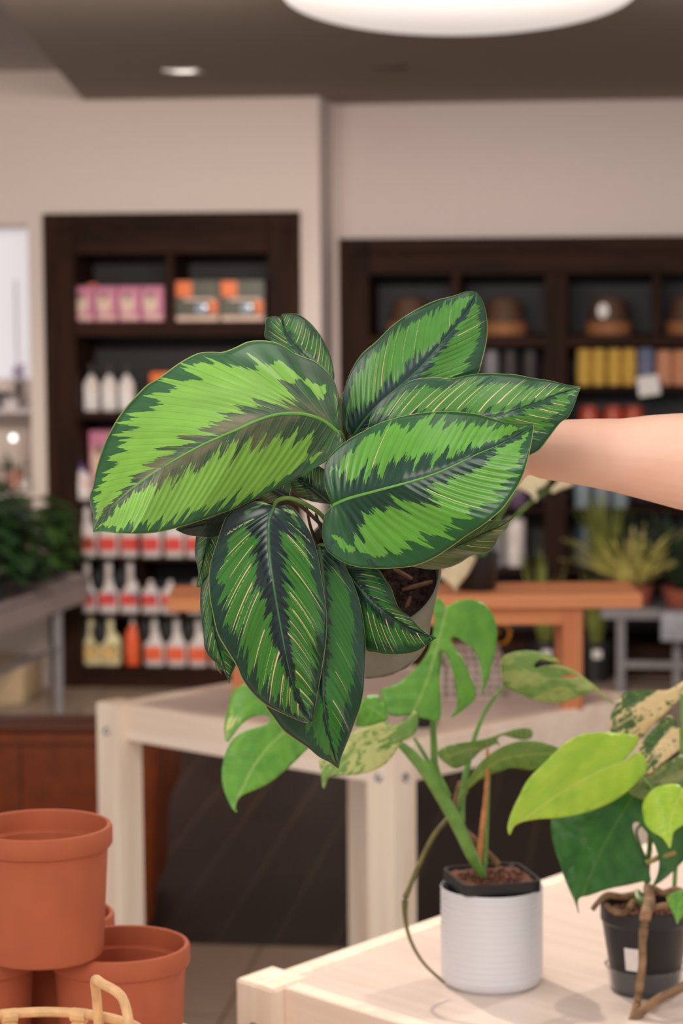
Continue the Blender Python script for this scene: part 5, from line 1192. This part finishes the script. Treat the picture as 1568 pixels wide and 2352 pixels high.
# C
cleaf(cal, 'upright green leaf at the top right', c2, s1_,
 [(245, 812), (330, 700), (420, 610), (530, 520), (620, 430), (700, 335), (770, 255), (830, 170), (885, 72)],
 [(245, 812), (205, 775), (190, 690), (195, 610), (215, 530), (250, 450), (300, 380), (370, 320), (440, 250), (520, 190), (600, 145), (680, 110), (760, 90), (820, 70), (860, 66), (885, 72)],
 [(245, 812), (340, 810), (480, 760), (620, 690), (760, 600), (850, 530), (892, 485), (907, 440), (925, 370), (937, 300), (937, 220), (925, 150), (908, 105), (885, 72)],
 (2.21, 2.20, 2.21, 2.23), .03, .02, M['calC'], M['midrib_d'], g=.37, nu=170, bend=.18, rib=.0012)
# D
cleaf(cal, 'pinstriped leaf pointing right in front of the arm', c2, s1_,
 [(325, 770), (500, 757), (700, 742), (900, 722), (1050, 690), (1180, 645), (1300, 595), (1420, 557)],
 [(325, 770), (345, 690), (380, 640), (440, 590), (510, 545), (580, 515), (680, 508), (760, 515), (850, 495), (930, 487), (1010, 490), (1090, 495), (1160, 510), (1260, 525), (1340, 545), (1420, 557)],
 [(325, 770), (450, 860), (650, 930), (850, 970), (1020, 960), (1120, 930), (1165, 905), (1210, 878), (1260, 812), (1310, 745), (1355, 710), (1385, 650), (1402, 600), (1420, 557)],
 (2.19, 2.165, 2.16, 2.17), .03, .0, M['calD'], M['midrib_d'], g=.42, nu=150, bend=.16, rib=.0012)
# E
cleaf(cal, 'small dark pinstriped leaf at the top', c1, s1_,
 [(1315, 415), (1245, 345), (1160, 270), (1090, 190), (1055, 120), (1048, 46)],
 [(1315, 415), (1200, 360), (1100, 280), (1010, 210), (962, 170), (961, 120), (965, 75), (985, 64), (1012, 60), (1040, 62), (1048, 46)],
 [(1315, 415), (1314, 350), (1298, 270), (1270, 205), (1240, 150), (1200, 100), (1150, 60), (1110, 46), (1070, 46), (1048, 46)],
 (2.24, 2.25, 2.27), .02, .02, M['calE'], M['midrib_d'], g=.5, nu=80, rib=.0008)
# F
cleaf(cal, 'dark leaf with many pink pinstripes hanging at the front', c3_, s1_,
 [(515, 142), (490, 200), (485, 300), (493, 420), (507, 520), (530, 660), (555, 800), (578, 920), (605, 1040), (645, 1150), (706, 1254)],
 [(515, 142), (500, 150), (468, 122), (430, 112), (370, 135), (300, 165), (265, 200), (240, 260), (215, 340), (190, 420), (178, 500), (182, 600), (200, 700), (225, 800), (270, 880), (320, 960), (350, 1030), (400, 1100), (460, 1155), (520, 1190), (600, 1225), (660, 1250), (706, 1254)],
 [(515, 142), (560, 130), (600, 140), (640, 180), (680, 240), (710, 300), (735, 380), (750, 460), (765, 560), (780, 660), (785, 740), (780, 840), (770, 920), (755, 1010), (740, 1080), (725, 1160), (712, 1230), (706, 1254)],
 (2.115, 2.09, 2.09, 2.12), .03, .03, M['calF'], M['midrib_d'], g=.33, nu=220, rib=.0016, amp=.0004, bend=.26)
# G
cleaf(cal, 'long dark green leaf hanging behind the front pinstriped one', c3_, s1_,
 [(745, 345), (765, 500), (775, 700), (772, 880), (765, 1040), (775, 1200), (805, 1350), (846, 1490)],
 [(745, 345), (680, 420), (600, 560), (540, 720), (490, 880), (460, 1040), (465, 1160), (510, 1230), (560, 1295), (620, 1340), (690, 1385), (745, 1430), (800, 1458), (846, 1490)],
 [(745, 345), (790, 350), (830, 375), (870, 430), (900, 490), (930, 560), (955, 640), (970, 720), (980, 800), (984, 900), (980, 1000), (972, 1100), (955, 1180), (925, 1260), (895, 1340), (870, 1400), (852, 1450), (846, 1490)],
 (2.16, 2.14, 2.13, 2.15), .03, .02, M['calG'], M['midrib_d'], g=.36, nu=160, bend=.22, rib=.0014)
# H
cleaf(cal, 'olive leaf curling out at lower right', c2, s1_,
 [(420, 1468), (600, 1432), (800, 1362), (940, 1300), (1030, 1260), (1077, 1222)],
 [(420, 1468), (520, 1410), (700, 1350), (850, 1290), (920, 1255), (965, 1243), (1020, 1245), (1050, 1240), (1077, 1222)],
 [(420, 1468), (540, 1480), (600, 1490), (660, 1495), (740, 1485), (800, 1460), (850, 1428), (900, 1412), (940, 1408), (975, 1375), (990, 1340), (1010, 1310), (1035, 1290), (1052, 1250), (1077, 1222)],
 (2.20, 2.17, 2.18), .01, .015, M['calH'], M['petiole'], g=.5, nu=80, rib=.0008)
# I
cleaf(cal, 'shaded pinstriped leaf lying across the pot rim', c3_, s1_,
 [(860, 440), (950, 560), (1020, 640), (1100, 700), (1200, 760), (1347, 818)],
 [(860, 440), (960, 452), (1045, 465), (1080, 510), (1115, 560), (1135, 620), (1160, 670), (1215, 715), (1260, 762), (1310, 800), (1347, 818)],
 [(860, 440), (870, 600), (920, 760), (985, 877), (1040, 895), (1100, 905), (1180, 902), (1250, 885), (1300, 852), (1347, 818)],
 (2.19, 2.165, 2.185), .01, .01, M['calI'], M['midrib_d'], g=.42, nu=110, bend=.2, rib=.0009)
# J grey underside under A
cleaf(cal, 'greyish leaf underside below the big lime leaf', c3_, s1_,
 [(330, 180), (220, 210), (110, 240), (8, 262)],
 [(330, 180), (230, 120), (120, 150), (50, 220), (8, 262)],
 [(330, 180), (300, 270), (220, 297), (130, 297), (60, 285), (8, 262)],
 (2.15, 2.13, 2.13), .01, .0, M['calJ'], M['petiole_d'], g=.5, nu=50, rib=.0006)
# K
cleaf(cal, 'dark hanging leaf at the far left, pinstriped', c3_, s1_,
 [(230, 200), (180, 300), (150, 420), (113, 556)],
 [(230, 200), (130, 250), (112, 300), (106, 380), (120, 450), (125, 500), (113, 556)],
 [(230, 200), (250, 320), (220, 430), (160, 520), (135, 555), (113, 556)],
 (2.18, 2.16, 2.17), .01, .0, M['calH2'] if 'calH2' in M else M['calE'], M['petiole_d'], g=.5, nu=60, rib=.0006)
cleaf(cal, 'lowest dark pinstriped leaf behind the front ones', c3_, s1_,
 [(220, 300), (190, 500), (200, 700), (230, 880), (283, 1052)],
 [(220, 300), (150, 430), (136, 560), (135, 680), (150, 790), (158, 870), (185, 920), (225, 955), (262, 1000), (283, 1052)],
 [(220, 300), (330, 460), (360, 680), (345, 860), (315, 960), (292, 1010), (283, 1052)],
 (2.19, 2.17, 2.17, 2.18), .01, .01, M['calE'], M['midrib_d'], g=.5, nu=100, rib=.0008)
cleaf(cal, 'curled leaf tip at lower left', c3_, s1_,
 [(190, 700), (205, 860), (225, 960), (243, 1003)],
 [(190, 700), (165, 850), (205, 930), (218, 975), (243, 1003)],
 [(190, 700), (240, 860), (238, 940), (236, 980), (243, 1003)],
 (2.20, 2.20, 2.19), .005, .005, M['calH'], M['petiole_d'], g=.5, nu=40, rib=.0005)
# L dark inner leaves
cleaf(cal, 'small deep green inner leaf', c1, s1_,
 [(1300, 1025), (1220, 960), (1150, 905), (1080, 860)],
 [(1300, 1025), (1190, 1008), (1110, 970), (1085, 910), (1080, 860)],
 [(1300, 1025), (1310, 950), (1290, 870), (1200, 820), (1080, 860)],
 (2.19, 2.17, 2.18), .01, .01, M['calI'], M['midrib_d'], g=.5, nu=50, rib=.0006)
cleaf(cal, None, c1, s1_,
 [(1090, 1000), (1020, 960), (960, 930), (890, 900)],
 [(1090, 1000), (1030, 1012), (960, 1015), (915, 985), (890, 900)],
 [(1090, 1000), (1095, 930), (1060, 880), (980, 870), (890, 900)],
 (2.15, 2.13, 2.14), .01, .01, M['calI'], M['midrib_d'], g=.5, nu=50, rib=.0006)
# M greyish-olive underside between A and C
cleaf(cal, 'narrow olive leaf behind the centre of the plant', c1, s1_,
 [(1380, 780), (1370, 650), (1360, 540), (1366, 446)],
 [(1380, 780), (1325, 690), (1322, 580), (1340, 490), (1366, 446)],
 [(1380, 780), (1410, 690), (1400, 590), (1385, 500), (1366, 446)],
 (2.24, 2.235, 2.24), .006, .006, M['calH'], M['petiole'], g=.5, nu=50, rib=.0006)
# petioles
soilp = lambda dx, dy: (848+dx, 1300+dy, YC+.0)
def pet(pts, r0=.0026, r1=.002, mat=M['petiole']): stem(cal, pts, [r0]+[(r0+r1)/2]*(len(pts)-2)+[r1], mat, 'petiole')
pet([(820, 1310, 2.30), (800, 1200, 2.26), (790, 1090, 2.20), (786, 1010, 2.155), (776, 993, 2.141)], .003, .0026)
pet([(830, 1320, 2.30), (790, 1250, 2.22), (765, 1195, 2.16), (763, 1161, 2.131)], .003, .0024)
pet([(810, 1320, 2.30), (785, 1260, 2.22), (744, 1190, 2.14), (705, 1160, 2.118), (668, 1145, 2.108), (640, 1148, 2.110), (629, 1164, 2.115)], .0022, .0018)
pet([(815, 1330, 2.30), (780, 1290, 2.24), (750, 1258, 2.18), (733, 1254, 2.16)], .0028, .0022)
pet([(850, 1300, 2.30), (830, 1180, 2.27), (812, 1060, 2.23), (809, 1003, 2.212)], .003, .0022, M['petiole_d'])
pet([(860, 1300, 2.30), (860, 1150, 2.27), (850, 1050, 2.22), (845, 984, 2.191)], .003, .0022, M['petiole_d'])
pet([(840, 1300, 2.31), (800, 1100, 2.29), (780, 950, 2.26), (767, 885, 2.24)], .003, .0018, M['petiole_d'])
pet([(880, 1310, 2.30), (880, 1300, 2.25), (888, 1295, 2.20)], .0026, .002, M['petiole_d'])
pet([(840, 1330, 2.30), (800, 1310, 2.24), (784, 1297, 2.19)], .0026, .002, M['petiole_d'])
pet([(800, 1310, 2.30), (700, 1240, 2.22), (600, 1190, 2.17), (548, 1181, 2.15)], .0028, .002, M['petiole_d'])
pet([(800, 1320, 2.30), (680, 1260, 2.24), (560, 1200, 2.20), (503, 1190, 2.18)], .0026, .0018, M['petiole_d'])
pet([(800, 1330, 2.30), (680, 1290, 2.25), (550, 1240, 2.21), (498, 1235, 2.19)], .0026, .0018, M['petiole_d'])
pet([(800, 1330, 2.305), (690, 1370, 2.26), (560, 1390, 2.22), (485, 1412, 2.2)], .0024, .0016, M['petiole_d'])
pet([(830, 1310, 2.30), (790, 1240, 2.24), (762, 1180, 2.20), (760, 1158, 2.19)], .0024, .0018, M['petiole_d'])
pet([(820, 1310, 2.30), (760, 1230, 2.24), (700, 1170, 2.18), (667, 1146, 2.15)], .0022, .0016, M['petiole_d'])
pet([(845, 1310, 2.30), (820, 1150, 2.27), (800, 1060, 2.25), (796, 1048, 2.24)], .0024, .0018, M['petiole_d'])
for (a_, b_x, c_) in (((780, 1330), (745, 1240), (725, 1180)), ((790, 1330), (760, 1270), (748, 1220)), ((775, 1330), (720, 1230), (704, 1165))):
    pet([(a_[0], a_[1], 2.30), (b_x[0], b_x[1], 2.235), (c_[0], c_[1], 2.20)], .002, .0012, M['petiole_d'])

# ================================================================== ARM
YA = 2.33
arm_c = P(1400, 1045, YA)
per = thing('person', 'bare forearm reaching in from the right to hold the pot behind the leaves', 'person', arm_c)
mb = MB()
secs = [(1160, 1035, 46, .026), (1204, 1032, 53, .026), (1240, 1033, 66, .028), (1300, 1036, 73, .031), (1360, 1040, 79, .034), (1417, 1046, 85, .036), (1490, 1051, 99, .039), (1568, 1059, 112, .042), (1660, 1068, 124, .045), (1800, 1080, 130, .047), (1960, 1095, 128, .047), (2060, 1080, 122, .047), (2140, 990, 130, .048), (2200, 850, 140, .05), (2240, 650, 150, .053)]
rings = []
for i, (x, y, r_, d_) in enumerate(secs):
    p_, n_ = secs[max(0, i-1)], secs[min(len(secs)-1, i+1)]; tx, ty = n_[0]-p_[0], n_[1]-p_[1]; L_ = math.hypot(tx, ty); tx /= L_; ty /= L_
    dep = YA+.0+max(0, (x-1568))*.00006
    ring = []
    for k in range(24):
        t = k*2*math.pi/24; ox, oy = -ty*r_*math.cos(t), tx*r_*math.cos(t)
        ring.append(mb.bm.verts.new(P(x+ox, y+oy, dep+math.sin(t)*d_)-arm_c))
    rings.append(ring)
for A_, B_ in zip(rings, rings[1:]):
    for k in range(24): mb.bm.faces.new((A_[k], A_[(k+1) % 24], B_[(k+1) % 24], B_[k]))
mb.bm.faces.new(rings[0][::-1]); mb.bm.faces.new(rings[-1])
# palm and fingers wrapped round the pot behind the leaves
def seg(pts, rad): mb.tube([P(*q)-arm_c for q in pts], rad, 12, 5)
seg([(1190, 1034, YA), (1140, 1065, YA+.0), (1090, 1105, YA+.0), (1040, 1145, YA+.0)], [.021, .024, .026, .020])
seg([(1190, 1050, YA), (1150, 1090, YA-.005), (1110, 1130, YA-.005), (1075, 1175, YA-.005)], [.018, .021, .022, .018])
seg([(1190, 1025, YA+.01), (1120, 1060, YA+.02), (1060, 1100, YA+.025), (1010, 1130, YA+.025)], [.016, .020, .020, .016])
for i, (x, y, dx) in enumerate(((1020, 1110, .03), (1045, 1135, .025), (1068, 1165, .02), (1085, 1195, .015))):
    seg([(x+30, y-5, YA+dx-.005), (x-25, y+35, YA+dx+.012), (x-65, y+85, YA+dx+.02), (x-85, y+140-(i == 3)*25, YA+dx+.022)], [.0105, .0092, .0085, .0068])
    mb.ball(P(x-85, y+140-(i == 3)*25, YA+dx+.022)-arm_c, .0068)
seg([(1120, 1090, YA-.02), (1075, 1130, YA-.045), (1040, 1180, YA-.055), (1015, 1225, YA-.058)], [.014, .012, .0105, .0085]); mb.ball(P(1015, 1225, YA-.058)-arm_c, .0085)
o = mb.build('forearm_and_hand', M['skin'], per, (0, 0, 0), smooth=180)
rm = o.modifiers.new('remesh', 'REMESH'); rm.mode = 'VOXEL'; rm.voxel_size = .0022; rm.use_smooth_shade = True
sm = o.modifiers.new('smooth', 'SMOOTH'); sm.factor = .5; sm.iterations = 8
